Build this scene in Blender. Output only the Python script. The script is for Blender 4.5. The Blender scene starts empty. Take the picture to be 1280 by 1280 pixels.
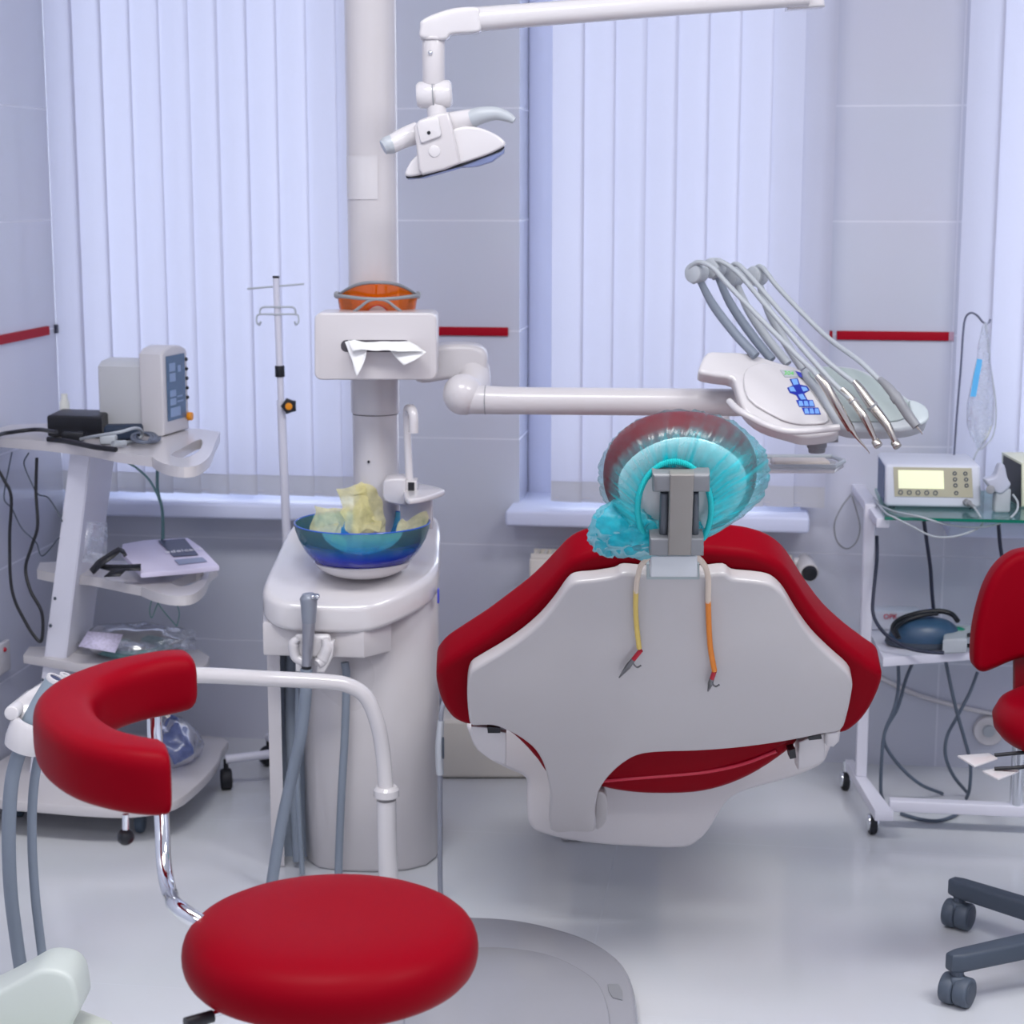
import bpy, bmesh, math, random
from mathutils import Vector, Matrix, noise
rad = math.radians
random.seed(7)
C = bpy.context.scene.collection

# ------------------------------------------------------------------ camera model
FPX = 2300.0
CAM = Vector((0, 0, 1.45))
YAW = rad(7.8)
PITCH = math.atan(405 / FPX)
R = Vector((math.cos(YAW), math.sin(YAW), 0))
F = Vector((-math.sin(YAW), math.cos(YAW), 0))
U = Vector((0, 0, 1))
FWD = F * math.cos(PITCH) - U * math.sin(PITCH)
UPV = F * math.sin(PITCH) + U * math.cos(PITCH)

def ray(x, y): return FWD + R * ((x - 640) / FPX) + UPV * ((640 - y) / FPX)
def PV(x, y, h):                     # point at horizontal distance h
    r = ray(x, y); return CAM + r * (h / r.dot(F))
def PZ(x, y, z):
    r = ray(x, y); return CAM + r * ((z - CAM.z) / r.z)
def PY(x, y, Y):
    r = ray(x, y); return CAM + r * (Y / r.y)
def PX(x, y, X):
    r = ray(x, y); return CAM + r * (X / r.x)
def PP(x, y, o, n):
    r = ray(x, y); return CAM + r * ((o - CAM).dot(n) / r.dot(n))
def AW(a, h, z): return R * a + F * h + U * z
def AX(x, h, z):                     # point in the column of photo abscissa x, at distance h and height z
    d = h * math.cos(PITCH) + (CAM.z - z) * math.sin(PITCH)
    return AW((x - 640) / FPX * d, h, z)

# ------------------------------------------------------------------ materials
def lin(r, g, b):
    f = lambda v: (v / 255 / 12.92) if v / 255 <= .04045 else ((v / 255 + .055) / 1.055) ** 2.4
    return (f(r), f(g), f(b), 1)

def nodes(name):
    m = bpy.data.materials.new(name); m.use_nodes = True
    nt = m.node_tree; nt.nodes.clear()
    out = nt.nodes.new('ShaderNodeOutputMaterial')
    return m, nt, out

def mat(name, col, rough=.4, metal=0, coat=0, bump=0, bscale=80, var=.012, nscale=3, emit=None, spec=.5, sheen=0, sss=0):
    m, nt, out = nodes(name)
    p = nt.nodes.new('ShaderNodeBsdfPrincipled')
    tc = nt.nodes.new('ShaderNodeTexCoord')
    nz = nt.nodes.new('ShaderNodeTexNoise'); nz.inputs['Scale'].default_value = nscale; nz.inputs['Detail'].default_value = 1
    nt.links.new(tc.outputs['Object'], nz.inputs['Vector'])
    mr = nt.nodes.new('ShaderNodeMapRange')
    mr.inputs['To Min'].default_value = max(.02, rough - .015); mr.inputs['To Max'].default_value = min(1, rough + .015)
    nt.links.new(nz.outputs['Fac'], mr.inputs['Value']); nt.links.new(mr.outputs['Result'], p.inputs['Roughness'])
    mx = nt.nodes.new('ShaderNodeMix'); mx.data_type = 'RGBA'
    c = lin(*col)
    mx.inputs[6].default_value = tuple(v * (1 - var) for v in c[:3]) + (1,)
    mx.inputs[7].default_value = tuple(min(1, v * (1 + var)) for v in c[:3]) + (1,)
    nt.links.new(nz.outputs['Fac'], mx.inputs[0]); nt.links.new(mx.outputs[2], p.inputs['Base Color'])
    p.inputs['Metallic'].default_value = metal
    p.inputs['Specular IOR Level'].default_value = spec
    if coat: p.inputs['Coat Weight'].default_value = coat; p.inputs['Coat Roughness'].default_value = .12
    if sheen: p.inputs['Sheen Weight'].default_value = sheen
    if sss: p.inputs['Subsurface Weight'].default_value = sss; p.inputs['Subsurface Radius'].default_value = (.01, .01, .01)
    if emit: p.inputs['Emission Color'].default_value = lin(*emit[0]); p.inputs['Emission Strength'].default_value = emit[1]
    if bump:
        n2 = nt.nodes.new('ShaderNodeTexNoise'); n2.inputs['Scale'].default_value = bscale; n2.inputs['Detail'].default_value = 3
        nt.links.new(tc.outputs['Object'], n2.inputs['Vector'])
        b = nt.nodes.new('ShaderNodeBump'); b.inputs['Strength'].default_value = bump; b.inputs['Distance'].default_value = .002
        nt.links.new(n2.outputs['Fac'], b.inputs['Height']); nt.links.new(b.outputs['Normal'], p.inputs['Normal'])
    nt.links.new(p.outputs[0], out.inputs[0])
    return m

def film(name, col, alpha=.4, rough=.15, gloss=.12, fres=.7, tint=None, transl=.5, nscale=30, contrast=.3, attr=None, thr=None):
    """thin translucent sheet: clear share + diffuse/translucent share + gloss"""
    m, nt, out = nodes(name)
    N = nt.nodes.new
    tr = N('ShaderNodeBsdfTransparent'); tr.inputs[0].default_value = lin(*(tint or (255, 255, 255)))
    df = N('ShaderNodeBsdfDiffuse'); df.inputs[0].default_value = lin(*col)
    tl = N('ShaderNodeBsdfTranslucent'); tl.inputs[0].default_value = lin(*col)
    gl = N('ShaderNodeBsdfGlossy'); gl.inputs['Roughness'].default_value = rough
    m1 = N('ShaderNodeMixShader'); m1.inputs[0].default_value = transl
    nt.links.new(df.outputs[0], m1.inputs[1]); nt.links.new(tl.outputs[0], m1.inputs[2])
    m2 = N('ShaderNodeMixShader')
    tc = N('ShaderNodeTexCoord'); nz = N('ShaderNodeTexNoise'); nz.inputs['Scale'].default_value = nscale; nz.inputs['Detail'].default_value = 5
    nt.links.new(tc.outputs['Object'], nz.inputs['Vector'])
    mr = N('ShaderNodeMapRange'); mr.inputs['From Min'].default_value = .3; mr.inputs['From Max'].default_value = .7
    mr.inputs['To Min'].default_value = max(0, alpha - contrast / 2); mr.inputs['To Max'].default_value = min(1, alpha + contrast / 2)
    nt.links.new(nz.outputs['Fac'], mr.inputs['Value'])
    src = mr.outputs['Result']
    if attr:
        at = N('ShaderNodeAttribute'); at.attribute_name = attr
        ml = N('ShaderNodeMath'); ml.operation = 'MULTIPLY'; ml.use_clamp = True
        nt.links.new(src, ml.inputs[0]); nt.links.new(at.outputs['Fac'], ml.inputs[1]); src = ml.outputs[0]
    nt.links.new(src, m2.inputs[0]); nt.links.new(tr.outputs[0], m2.inputs[1]); nt.links.new(m1.outputs[0], m2.inputs[2])
    m3 = N('ShaderNodeMixShader')
    fr = N('ShaderNodeFresnel'); fr.inputs['IOR'].default_value = 1.4
    ad = N('ShaderNodeMath'); ad.operation = 'MULTIPLY_ADD'; ad.inputs[1].default_value = fres; ad.inputs[2].default_value = gloss * .3; ad.use_clamp = True
    nt.links.new(fr.outputs[0], ad.inputs[0]); nt.links.new(ad.outputs[0], m3.inputs[0])
    nt.links.new(m2.outputs[0], m3.inputs[1]); nt.links.new(gl.outputs[0], m3.inputs[2])
    nt.links.new(m3.outputs[0], out.inputs[0])
    return m

def tile_mat(name, c1, c2, grout, w, h, rough, mortar, offx=0, offz=0, plane='xz', bumpy=0, spec=.5):
    m, nt, out = nodes(name); N = nt.nodes.new
    p = N('ShaderNodeBsdfPrincipled'); p.inputs['Specular IOR Level'].default_value = spec
    geo = N('ShaderNodeNewGeometry'); sep = N('ShaderNodeSeparateXYZ'); cmb = N('ShaderNodeCombineXYZ')
    nt.links.new(geo.outputs['Position'], sep.inputs[0])
    ax = {'x': 0, 'y': 1, 'z': 2}
    for k, (ch, off) in enumerate(zip(plane, (offx, offz))):
        a = N('ShaderNodeMath'); a.operation = 'ADD'; a.inputs[1].default_value = off
        nt.links.new(sep.outputs[ax[ch]], a.inputs[0]); nt.links.new(a.outputs[0], cmb.inputs[k])
    br = N('ShaderNodeTexBrick'); br.offset = 0; br.squash = 1
    br.inputs['Scale'].default_value = 1; br.inputs['Brick Width'].default_value = w; br.inputs['Row Height'].default_value = h
    br.inputs['Mortar Size'].default_value = mortar; br.inputs['Mortar Smooth'].default_value = .3
    br.inputs['Color1'].default_value = lin(*c1); br.inputs['Color2'].default_value = lin(*c2); br.inputs['Mortar'].default_value = lin(*grout)
    nt.links.new(cmb.outputs[0], br.inputs['Vector'])
    nz = N('ShaderNodeTexNoise'); nz.inputs['Scale'].default_value = 3; nz.inputs['Detail'].default_value = 5
    nt.links.new(geo.outputs['Position'], nz.inputs['Vector'])
    mx = N('ShaderNodeMix'); mx.data_type = 'RGBA'; mx.blend_type = 'MULTIPLY'; mx.inputs[0].default_value = .06
    nt.links.new(br.outputs['Color'], mx.inputs[6]); nt.links.new(nz.outputs['Color'], mx.inputs[7])
    nt.links.new(mx.outputs[2], p.inputs['Base Color'])
    mr = N('ShaderNodeMapRange'); mr.inputs['To Min'].default_value = rough; mr.inputs['To Max'].default_value = .6
    nt.links.new(br.outputs['Fac'], mr.inputs['Value']); nt.links.new(mr.outputs['Result'], p.inputs['Roughness'])
    b = N('ShaderNodeBump'); b.invert = True; b.inputs['Strength'].default_value = .25; b.inputs['Distance'].default_value = .002
    nt.links.new(br.outputs['Fac'], b.inputs['Height'])
    last = b
    if bumpy:
        wv = N('ShaderNodeTexWave'); wv.bands_direction = 'Z'; wv.inputs['Scale'].default_value = 14; wv.inputs['Distortion'].default_value = 2
        nt.links.new(geo.outputs['Position'], wv.inputs['Vector'])
        b2 = N('ShaderNodeBump'); b2.inputs['Strength'].default_value = bumpy; b2.inputs['Distance'].default_value = .002
        nt.links.new(wv.outputs['Fac'], b2.inputs['Height']); nt.links.new(b.outputs['Normal'], b2.inputs['Normal']); last = b2
    nt.links.new(last.outputs['Normal'], p.inputs['Normal'])
    nt.links.new(p.outputs[0], out.inputs[0])
    return m

def blind_mat(name, col, tl_col, share):
    m, nt, out = nodes(name); N = nt.nodes.new
    df = N('ShaderNodeBsdfDiffuse'); tl = N('ShaderNodeBsdfTranslucent'); mx = N('ShaderNodeMixShader'); mx.inputs[0].default_value = share
    tc = N('ShaderNodeTexCoord'); nz = N('ShaderNodeTexNoise'); nz.inputs['Scale'].default_value = 350
    nt.links.new(tc.outputs['Object'], nz.inputs['Vector'])
    mc = N('ShaderNodeMix'); mc.data_type = 'RGBA'; mc.inputs[6].default_value = lin(*[v * .97 for v in col]); mc.inputs[7].default_value = lin(*col)
    nt.links.new(nz.outputs['Fac'], mc.inputs[0]); nt.links.new(mc.outputs[2], df.inputs[0]); tl.inputs[0].default_value = lin(*tl_col)
    nt.links.new(df.outputs[0], mx.inputs[1]); nt.links.new(tl.outputs[0], mx.inputs[2]); nt.links.new(mx.outputs[0], out.inputs[0])
    return m

WHITE = mat('white_plastic', (204, 200, 202), .28, coat=.3)
WHITE2 = mat('white_gloss', (212, 209, 211), .18, coat=.5)
SHELL = mat('shell_white', (186, 182, 183), .3, coat=.3)
CREAM = mat('cream_paint', (226, 220, 212), .35)
FRAME = mat('white_powder_coat', (224, 224, 236), .4)
RED = mat('red_leatherette', (130, 0, 19), .45, bump=.03, bscale=260, spec=.05)
REDTRIM = mat('red_tile_strip', (160, 2, 30), .5, spec=.15)
GREY = mat('grey_plastic', (138, 140, 145), .45)
MIDGREY = mat('grey_metal_paint', (128, 130, 134), .4, metal=.3)
LGREY = mat('light_grey_plastic', (178, 184, 190), .4)
HOSE = mat('grey_hose', (128, 138, 152), .5)
HOSEL = mat('pale_grey_hose', (172, 178, 184), .45)
DARK = mat('dark_grey_plastic', (66, 76, 90), .5)
BLACK = mat('black_plastic', (16, 18, 26), .45)
RUBBER = mat('black_rubber', (24, 26, 34), .6)
CHROME = mat('chrome', (225, 228, 232), .08, metal=1)
STEEL = mat('brushed_steel', (196, 190, 182), .25, metal=1)
ORANGE = mat('orange_plastic', (238, 150, 20), .4)
NAVY = mat('navy_plastic', (46, 76, 118), .4)
BLUEKEY = mat('blue_key', (40, 90, 205), .4)
LBLUE = mat('light_blue_key', (120, 170, 240), .4)
GREENLED = mat('green_display', (90, 190, 90), .4, emit=((90, 200, 90), .3))
LCD = mat('lcd_screen', (232, 234, 200), .3, emit=((236, 240, 200), .35))
LCDBEZ = mat('tan_keypad', (176, 172, 150), .4)
SCREEN = mat('blue_grey_screen', (78, 108, 140), .2)
SCRTXT = mat('screen_readout', (140, 165, 200), .3)
TEALC = mat('teal_cable', (100, 140, 140), .5)
GREENB = mat('green_button', (20, 130, 105), .4)
BLUEB = mat('blue_button', (60, 70, 190), .4)
TISSUE = mat('tissue_paper', (240, 240, 240), .8, bump=.2, bscale=120, sss=.2)
YEL = film('yellow_tissue', (252, 244, 182), .55, .6, .02, tint=(255,251,225), transl=.4, nscale=40, contrast=.3)
GLASSW = film('window_glass', (220, 232, 245), .04, .05, .1, contrast=.02)
GLASSG = film('green_glass', (150, 205, 200), .22, .05, .35, tint=(215, 240, 236), contrast=.04)
GEDGE = mat('glass_edge', (20, 110, 92), .15)
POLY = film('clear_plastic_bag', (222, 232, 250), .28, .2, .6, nscale=60, contrast=.35)
POLYB = film('blue_plastic_bag', (150, 170, 225), .5, .2, .5, tint=(190, 205, 245), nscale=40, contrast=.3)
LENSO = film('orange_lens', (255, 150, 10), .22, .08, .2, tint=(255, 176, 40), contrast=.03)
LAMPL = film('lamp_lens', (190, 205, 250), .45, .05, .5, tint=(200, 215, 255), contrast=.05)
CAP = film('cap_film', (20, 222, 232), .62, .28, .10, fres=.45, tint=(236, 253, 254), transl=.35, nscale=45, contrast=.35, attr='dens')
CAPD = film('cap_film_gathered', (30, 210, 226), .5, .4, .04, fres=.3, tint=(228, 250, 252), transl=.35, nscale=55, contrast=.3)
ELAST = mat('teal_elastic', (15, 180, 185), .6, bump=.6, bscale=300)
TUBEY = mat('yellow_tube', (214, 186, 96), .35)
TUBEO = mat('orange_tube', (222, 128, 30), .35)
TUBEC = mat('clear_tube', (212, 196, 180), .3)
REDP = mat('red_sleeve', (176, 0, 38), .4)
PAPER = mat('white_vinyl', (222, 216, 240), .5)
DKLABEL = mat('dark_label', (58, 66, 96), .4)
GRLABEL = mat('grey_label', (140, 150, 180), .4)
LTXT = mat('white_print', (235, 235, 245), .5)
RTXT = mat('red_print', (215, 50, 80), .5)
PACKP = mat('printed_card', (196, 190, 216), .6, var=.35, nscale=160)
BEIGE = mat('beige_pad', (208, 198, 190), .5)
TRAYG = mat('grey_silicone_mat', (160, 172, 172), .5)
BLINDM = blind_mat('blind_fabric', (200, 201, 212), (206, 206, 222), .44)
BLINDW = blind_mat('blind_weight', (196, 196, 202), (190, 190, 196), .22)
SILL = mat('sill_white', (214, 220, 244), .5, spec=.3)

def bowl_mat():
    m, nt, out = nodes('blue_bowl_glass'); N = nt.nodes.new
    tc = N('ShaderNodeTexCoord'); sp = N('ShaderNodeSeparateXYZ'); nt.links.new(tc.outputs['Object'], sp.inputs[0])
    mr = N('ShaderNodeMapRange'); mr.inputs['From Min'].default_value = .02; mr.inputs['From Max'].default_value = .115
    nt.links.new(sp.outputs[2], mr.inputs['Value'])
    rp = N('ShaderNodeValToRGB'); e = rp.color_ramp.elements
    e[0].position = 0; e[0].color = lin(40, 0, 150); e[1].position = .95; e[1].color = lin(165, 232, 245)
    k = e.new(.2); k.color = lin(24, 12, 205); k = e.new(.36); k.color = lin(20, 90, 255); k = e.new(.6); k.color = lin(105, 205, 250)
    nt.links.new(mr.outputs['Result'], rp.inputs[0])
    tr = N('ShaderNodeBsdfTransparent'); nt.links.new(rp.outputs[0], tr.inputs[0])
    df = N('ShaderNodeBsdfDiffuse'); nt.links.new(rp.outputs[0], df.inputs[0])
    gl = N('ShaderNodeBsdfGlossy'); gl.inputs['Roughness'].default_value = .05
    tl = N('ShaderNodeBsdfTranslucent'); nt.links.new(rp.outputs[0], tl.inputs[0])
    md = N('ShaderNodeMixShader'); md.inputs[0].default_value = .5; nt.links.new(df.outputs[0], md.inputs[1]); nt.links.new(tl.outputs[0], md.inputs[2])
    m1 = N('ShaderNodeMixShader')
    op = N('ShaderNodeMapRange'); op.inputs['From Min'].default_value = .02; op.inputs['From Max'].default_value = .08
    op.inputs['To Min'].default_value = .75; op.inputs['To Max'].default_value = .26
    nt.links.new(sp.outputs[2], op.inputs['Value']); nt.links.new(op.outputs['Result'], m1.inputs[0])
    nt.links.new(tr.outputs[0], m1.inputs[1]); nt.links.new(md.outputs[0], m1.inputs[2])
    fr = N('ShaderNodeFresnel'); fr.inputs[0].default_value = 1.4
    m2 = N('ShaderNodeMixShader'); nt.links.new(fr.outputs[0], m2.inputs[0]); nt.links.new(m1.outputs[0], m2.inputs[1]); nt.links.new(gl.outputs[0], m2.inputs[2])
    nt.links.new(m2.outputs[0], out.inputs[0]); return m
BOWLG = bowl_mat()
BOWLRIM = mat('bowl_rim_blue', (40, 90, 190), .15)

# ------------------------------------------------------------------ mesh helpers
def catmull(pts, n=8, closed=False):
    pts = [Vector(p) for p in pts]; L = len(pts); out = []
    if L < 3: return pts
    rng = range(L if closed else L - 1)
    for i in rng:
        if closed: p0, p1, p2, p3 = pts[i - 1], pts[i], pts[(i + 1) % L], pts[(i + 2) % L]
        else:
            p1, p2 = pts[i], pts[i + 1]
            p0 = pts[i - 1] if i else p1 * 2 - p2
            p3 = pts[i + 2] if i + 2 < L else p2 * 2 - p1
        for k in range(n):
            t = k / n
            out.append(.5 * ((2 * p1) + (p2 - p0) * t + (2 * p0 - 5 * p1 + 4 * p2 - p3) * t * t + (3 * p1 - p0 - 3 * p2 + p3) * t ** 3))
    if not closed: out.append(pts[-1])
    return out

class M:
    def __init__(s): s.bm = bmesh.new()
    def _add(s, t, mtx=None):
        if mtx is not None: bmesh.ops.transform(t, matrix=mtx, verts=t.verts)
        me = bpy.data.meshes.new('t'); t.to_mesh(me); t.free(); s.bm.from_mesh(me); bpy.data.meshes.remove(me); return s
    def box(s, c, size, rz=None, bev=0, seg=3, rot=None):
        t = bmesh.new(); bmesh.ops.create_cube(t, size=1)
        bmesh.ops.scale(t, vec=size, verts=t.verts)
        if bev: bmesh.ops.bevel(t, geom=t.edges[:], offset=min(bev, min(size) * .49), segments=seg, affect='EDGES', profile=.5)
        m = (rot.to_4x4() if rot else Matrix.Rotation(YAW if rz is None else rz, 4, 'Z'))
        return s._add(t, Matrix.Translation(c) @ m)
    def prism(s, pts, d, bev=0, seg=3, flip=False):
        """extrude closed outline pts by vector d"""
        t = bmesh.new(); n = len(pts)
        a = [t.verts.new(p) for p in pts]; b = [t.verts.new(Vector(p) + d) for p in pts]
        f1 = t.faces.new(a); f2 = t.faces.new(b[::-1])
        for i in range(n): t.faces.new((a[i], b[i], b[(i + 1) % n], a[(i + 1) % n]))
        bmesh.ops.recalc_face_normals(t, faces=t.faces)
        if bev:
            es = [e for e in t.edges if (f1 in e.link_faces or f2 in e.link_faces)]
            bmesh.ops.bevel(t, geom=es, offset=bev, segments=seg, affect='EDGES', profile=.5, clamp_overlap=True)
        bmesh.ops.triangulate(t, faces=[f for f in t.faces if len(f.verts) > 4])
        return s._add(t)
    def tube(s, pts, r, n=12, sm=6, caps=True, closed=False):
        P = catmull(pts, sm, closed) if sm and len(pts) > 2 else [Vector(p) for p in pts]
        L = len(P); t = bmesh.new(); rings = []
        rs = r if isinstance(r, (list, tuple)) else None
        T = []
        for i in range(L):
            if closed: d = P[(i + 1) % L] - P[i - 1]
            else: d = P[min(i + 1, L - 1)] - P[max(i - 1, 0)]
            T.append(d.normalized() if d.length > 1e-9 else Vector((0, 0, 1)))
        x = T[0].orthogonal().normalized()
        for i in range(L):
            x = (x - T[i] * x.dot(T[i]))
            x = x.normalized() if x.length > 1e-6 else T[i].orthogonal().normalized()
            y = T[i].cross(x)
            if rs:
                q = i / max(1, L - 1) * (len(rs) - 1); k = min(int(q), len(rs) - 2); rr = rs[k] + (rs[k + 1] - rs[k]) * (q - k)
            else: rr = r
            rings.append([t.verts.new(P[i] + x * (rr * math.cos(2 * math.pi * j / n)) + y * (rr * math.sin(2 * math.pi * j / n))) for j in range(n)])
        for i in range(L if closed else L - 1):
            A, B = rings[i], rings[(i + 1) % L]
            for j in range(n): t.faces.new((A[j], A[(j + 1) % n], B[(j + 1) % n], B[j]))
        if caps and not closed: t.faces.new(rings[0][::-1]); t.faces.new(rings[-1])
        bmesh.ops.recalc_face_normals(t, faces=t.faces)
        return s._add(t)
    def cyl(s, a, b, r, r2=None, n=24, bev=0):
        a = Vector(a); b = Vector(b); r2 = r if r2 is None else r2
        L = (b - a).length; pr = []
        if bev: pr = [(0, 0), (r - bev, 0), (r - bev * .3, bev * .3), (r, bev), (r2, L - bev), (r2 - bev * .3, L - bev * .3), (r2 - bev, L), (0, L)]
        else: pr = [(0, 0), (r, 0), (r2, L), (0, L)]
        return s.lathe(pr, a, (b - a).normalized(), n)
    def lathe(s, prof, o, ax=Vector((0, 0, 1)), n=32, sx=1, sy=1, xdir=None):
        ax = Vector(ax).normalized()
        x = Vector(xdir) if xdir else (Vector((1, 0, 0)) if abs(ax.z) > .9 else Vector((0, 0, 1)))
        x = (x - ax * x.dot(ax)).normalized(); y = ax.cross(x); t = bmesh.new(); rings = []
        for (r, z) in prof:
            if r < 1e-6: rings.append([t.verts.new(Vector(o) + ax * z)])
            else: rings.append([t.verts.new(Vector(o) + ax * z + x * (r * sx * math.cos(2 * math.pi * j / n)) + y * (r * sy * math.sin(2 * math.pi * j / n))) for j in range(n)])
        for A, B in zip(rings, rings[1:]):
            for j in range(n):
                k = (j + 1) % n
                if len(A) == 1 and len(B) == 1: break
                if len(A) == 1: t.faces.new((A[0], B[k], B[j]))
                elif len(B) == 1: t.faces.new((A[j], A[k], B[0]))
                else: t.faces.new((A[j], A[k], B[k], B[j]))
        bmesh.ops.recalc_face_normals(t, faces=t.faces)
        return s._add(t)
    def ball(s, c, r, scale=(1, 1, 1), rot=None, n=24):
        t = bmesh.new(); bmesh.ops.create_uvsphere(t, u_segments=n, v_segments=n // 2, radius=r)
        m = Matrix.Translation(c) @ (rot.to_4x4() if rot else Matrix.Rotation(YAW, 4, 'Z')) @ Matrix.Diagonal((*scale, 1))
        return s._add(t, m)
    def grid(s, rows, closed=False):
        t = bmesh.new(); V = [[t.verts.new(p) for p in r] for r in rows]
        for A, B in zip(V, V[1:]):
            n = len(A)
            for j in range(n if closed else n - 1): t.faces.new((A[j], A[(j + 1) % n], B[(j + 1) % n], B[j]))
        return s._add(t)
    def quad(s, pts):
        t = bmesh.new(); t.faces.new([t.verts.new(p) for p in pts]); return s._add(t)

WL = {}
def wl(o): return WL.get(o.name, Vector((0, 0, 0)))

def part(name, m, material, parent, label=None, smooth=38, solid=0, sub=0):
    me = bpy.data.meshes.new(name)
    off = wl(parent) if parent else Vector((0, 0, 0))
    bmesh.ops.translate(m.bm, vec=-off, verts=m.bm.verts)
    m.bm.to_mesh(me); m.bm.free()
    me.materials.append(material)
    me.shade_smooth()
    if smooth < 180: me.set_sharp_from_angle(angle=rad(smooth))
    o = bpy.data.objects.new(name, me); C.objects.link(o)
    if parent: o.parent = parent
    WL[o.name] = off
    if solid:
        md = o.modifiers.new('sol', 'SOLIDIFY'); md.thickness = solid; md.offset = 0
    if sub:
        md = o.modifiers.new('sub', 'SUBSURF'); md.levels = sub; md.render_levels = sub
    if label: o['label'] = label
    return o

def thing(name, label, cat, loc, group=None):
    o = bpy.data.objects.new(name, None); C.objects.link(o); o.location = loc; o.empty_display_size = .05
    WL[o.name] = Vector(loc)
    o['label'] = label; o['category'] = cat
    if group: o['group'] = group
    return o

def solo(name, m, material, label, cat, group=None, **k):
    vs = [v.co for v in m.bm.verts]
    base = Vector((sum(v.x for v in vs) / len(vs), sum(v.y for v in vs) / len(vs), min(v.z for v in vs)))
    bmesh.ops.translate(m.bm, vec=-base, verts=m.bm.verts)
    o = part(name, m, material, None, **k); o.location = base; WL[o.name] = base
    o['label'] = label; o['category'] = cat
    if group: o['group'] = group
    return o

def struct(name, m, material, label=None, parent=None, smooth=30):
    o = part(name, m, material, parent, smooth=smooth)
    if not parent:
        o['kind'] = 'structure'
        if label: o['label'] = label
    return o

def pv(pts, h): return [PV(x, y, h) for x, y in pts]

def text_mesh(body, size, origin, right, upd, depth=.0006):
    cu = bpy.data.curves.new('txt', 'FONT'); cu.body = body; cu.size = size; cu.extrude = depth; cu.align_x = 'CENTER'; cu.align_y = 'CENTER'
    ob = bpy.data.objects.new('txt', cu); C.objects.link(ob)
    dg = bpy.context.evaluated_depsgraph_get(); dg.update()
    me = bpy.data.meshes.new_from_object(ob.evaluated_get(dg))
    m = M(); m.bm.from_mesh(me); bpy.data.meshes.remove(me); bpy.data.objects.remove(ob); bpy.data.curves.remove(cu)
    rx = Vector(right).normalized(); n = rx.cross(Vector(upd)).normalized(); uy = n.cross(rx)
    mt = Matrix((rx, uy, n)).transposed().to_4x4(); mt.translation = origin
    bmesh.ops.transform(m.bm, matrix=mt, verts=m.bm.verts)
    return m

# ------------------------------------------------------------------ room
YW = 4.605; XL = -1.81; XR = 2.6; YF = -1.6; ZC = 2.95
TH = .26
floor_m = tile_mat('floor_tile', (214, 217, 222), (213, 216, 221), (198, 202, 208), 1.8, .9, .14, .0012, .3, .53, 'xy', spec=.6)
wall_m = tile_mat('wall_tile', (200, 203, 217), (199, 202, 216), (214, 216, 228), 2.4, .275, .13, .0025, -.456, .005, 'xz')
wallL_m = tile_mat('wall_tile_side', (200, 203, 217), (199, 202, 216), (214, 216, 228), 2.4, .275, .13, .0025, -.2, .005, 'yz')
plain_m = mat('ceiling_paint', (235, 235, 238), .7)
struct('floor', M().box(((XL + XR) / 2, (YF + YW) / 2 + .15, -.05), (XR - XL + .4, YW - YF + .6, .1), rz=0), floor_m)
struct('ceiling', M().box(((XL + XR) / 2, (YF + YW) / 2 + .15, ZC + .05), (XR - XL + .4, YW - YF + .6, .1), rz=0), plain_m)
struct('wall_left', M().box((XL - .06, (YF + YW) / 2 + .15, ZC / 2), (.12, YW - YF + .6, ZC), rz=0), wallL_m)
struct('wall_right', M().box((XR + .06, (YF + YW) / 2 + .15, ZC / 2), (.12, YW - YF + .6, ZC), rz=0), wallL_m)
struct('wall_front', M().box(((XL + XR) / 2, YF - .06, ZC / 2), (XR - XL, .12, ZC), rz=0), mat('rear_paint', (200, 202, 214), .6))
ZS, ZT = .650, 2.6
WINS = [(XL, -.98), (-.612, .10), (.47, 1.35)]
wb = M(); xs = XL
def wbox(x0, x1, z0, z1): wb.box(((x0 + x1) / 2, YW + TH / 2, (z0 + z1) / 2), (x1 - x0, TH, z1 - z0), rz=0)
for (x0, x1) in WINS:
    if x0 > xs + .001: wbox(xs, x0, 0, ZC)
    wbox(x0, x1, 0, ZS); wbox(x0, x1, ZT, ZC); xs = x1
wbox(xs, XR, 0, ZC)
struct('wall_back', wb, wall_m)
for i, (x0, x1) in enumerate(WINS):
    fr = M(); yq = YW + .2; xm = (x0 + x1) / 2
    for xx in (x0 + .035, x1 - .035, xm): fr.box((xx, yq, (ZS + ZT) / 2), (.07, .06, ZT - ZS), rz=0, bev=.006)
    for zz in (ZS + .035, ZT - .035): fr.box((xm, yq, zz), (x1 - x0, .058, .07), rz=0, bev=.006)
    w = struct('window_%d' % (i + 1), fr, SILL)
    struct('pane', M().box((xm, yq, (ZS + ZT) / 2), (x1 - x0 - .1, .008, ZT - ZS - .1), rz=0), GLASSW, parent=w)
    e0 = -.02 if i else .02
    sl = M().box((xm, YW + .03, ZS - .014), (x1 - x0 - 2 * e0, .3, .04), rz=0, bev=.008)
    struct('sill', sl, SILL, parent=w)

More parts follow.
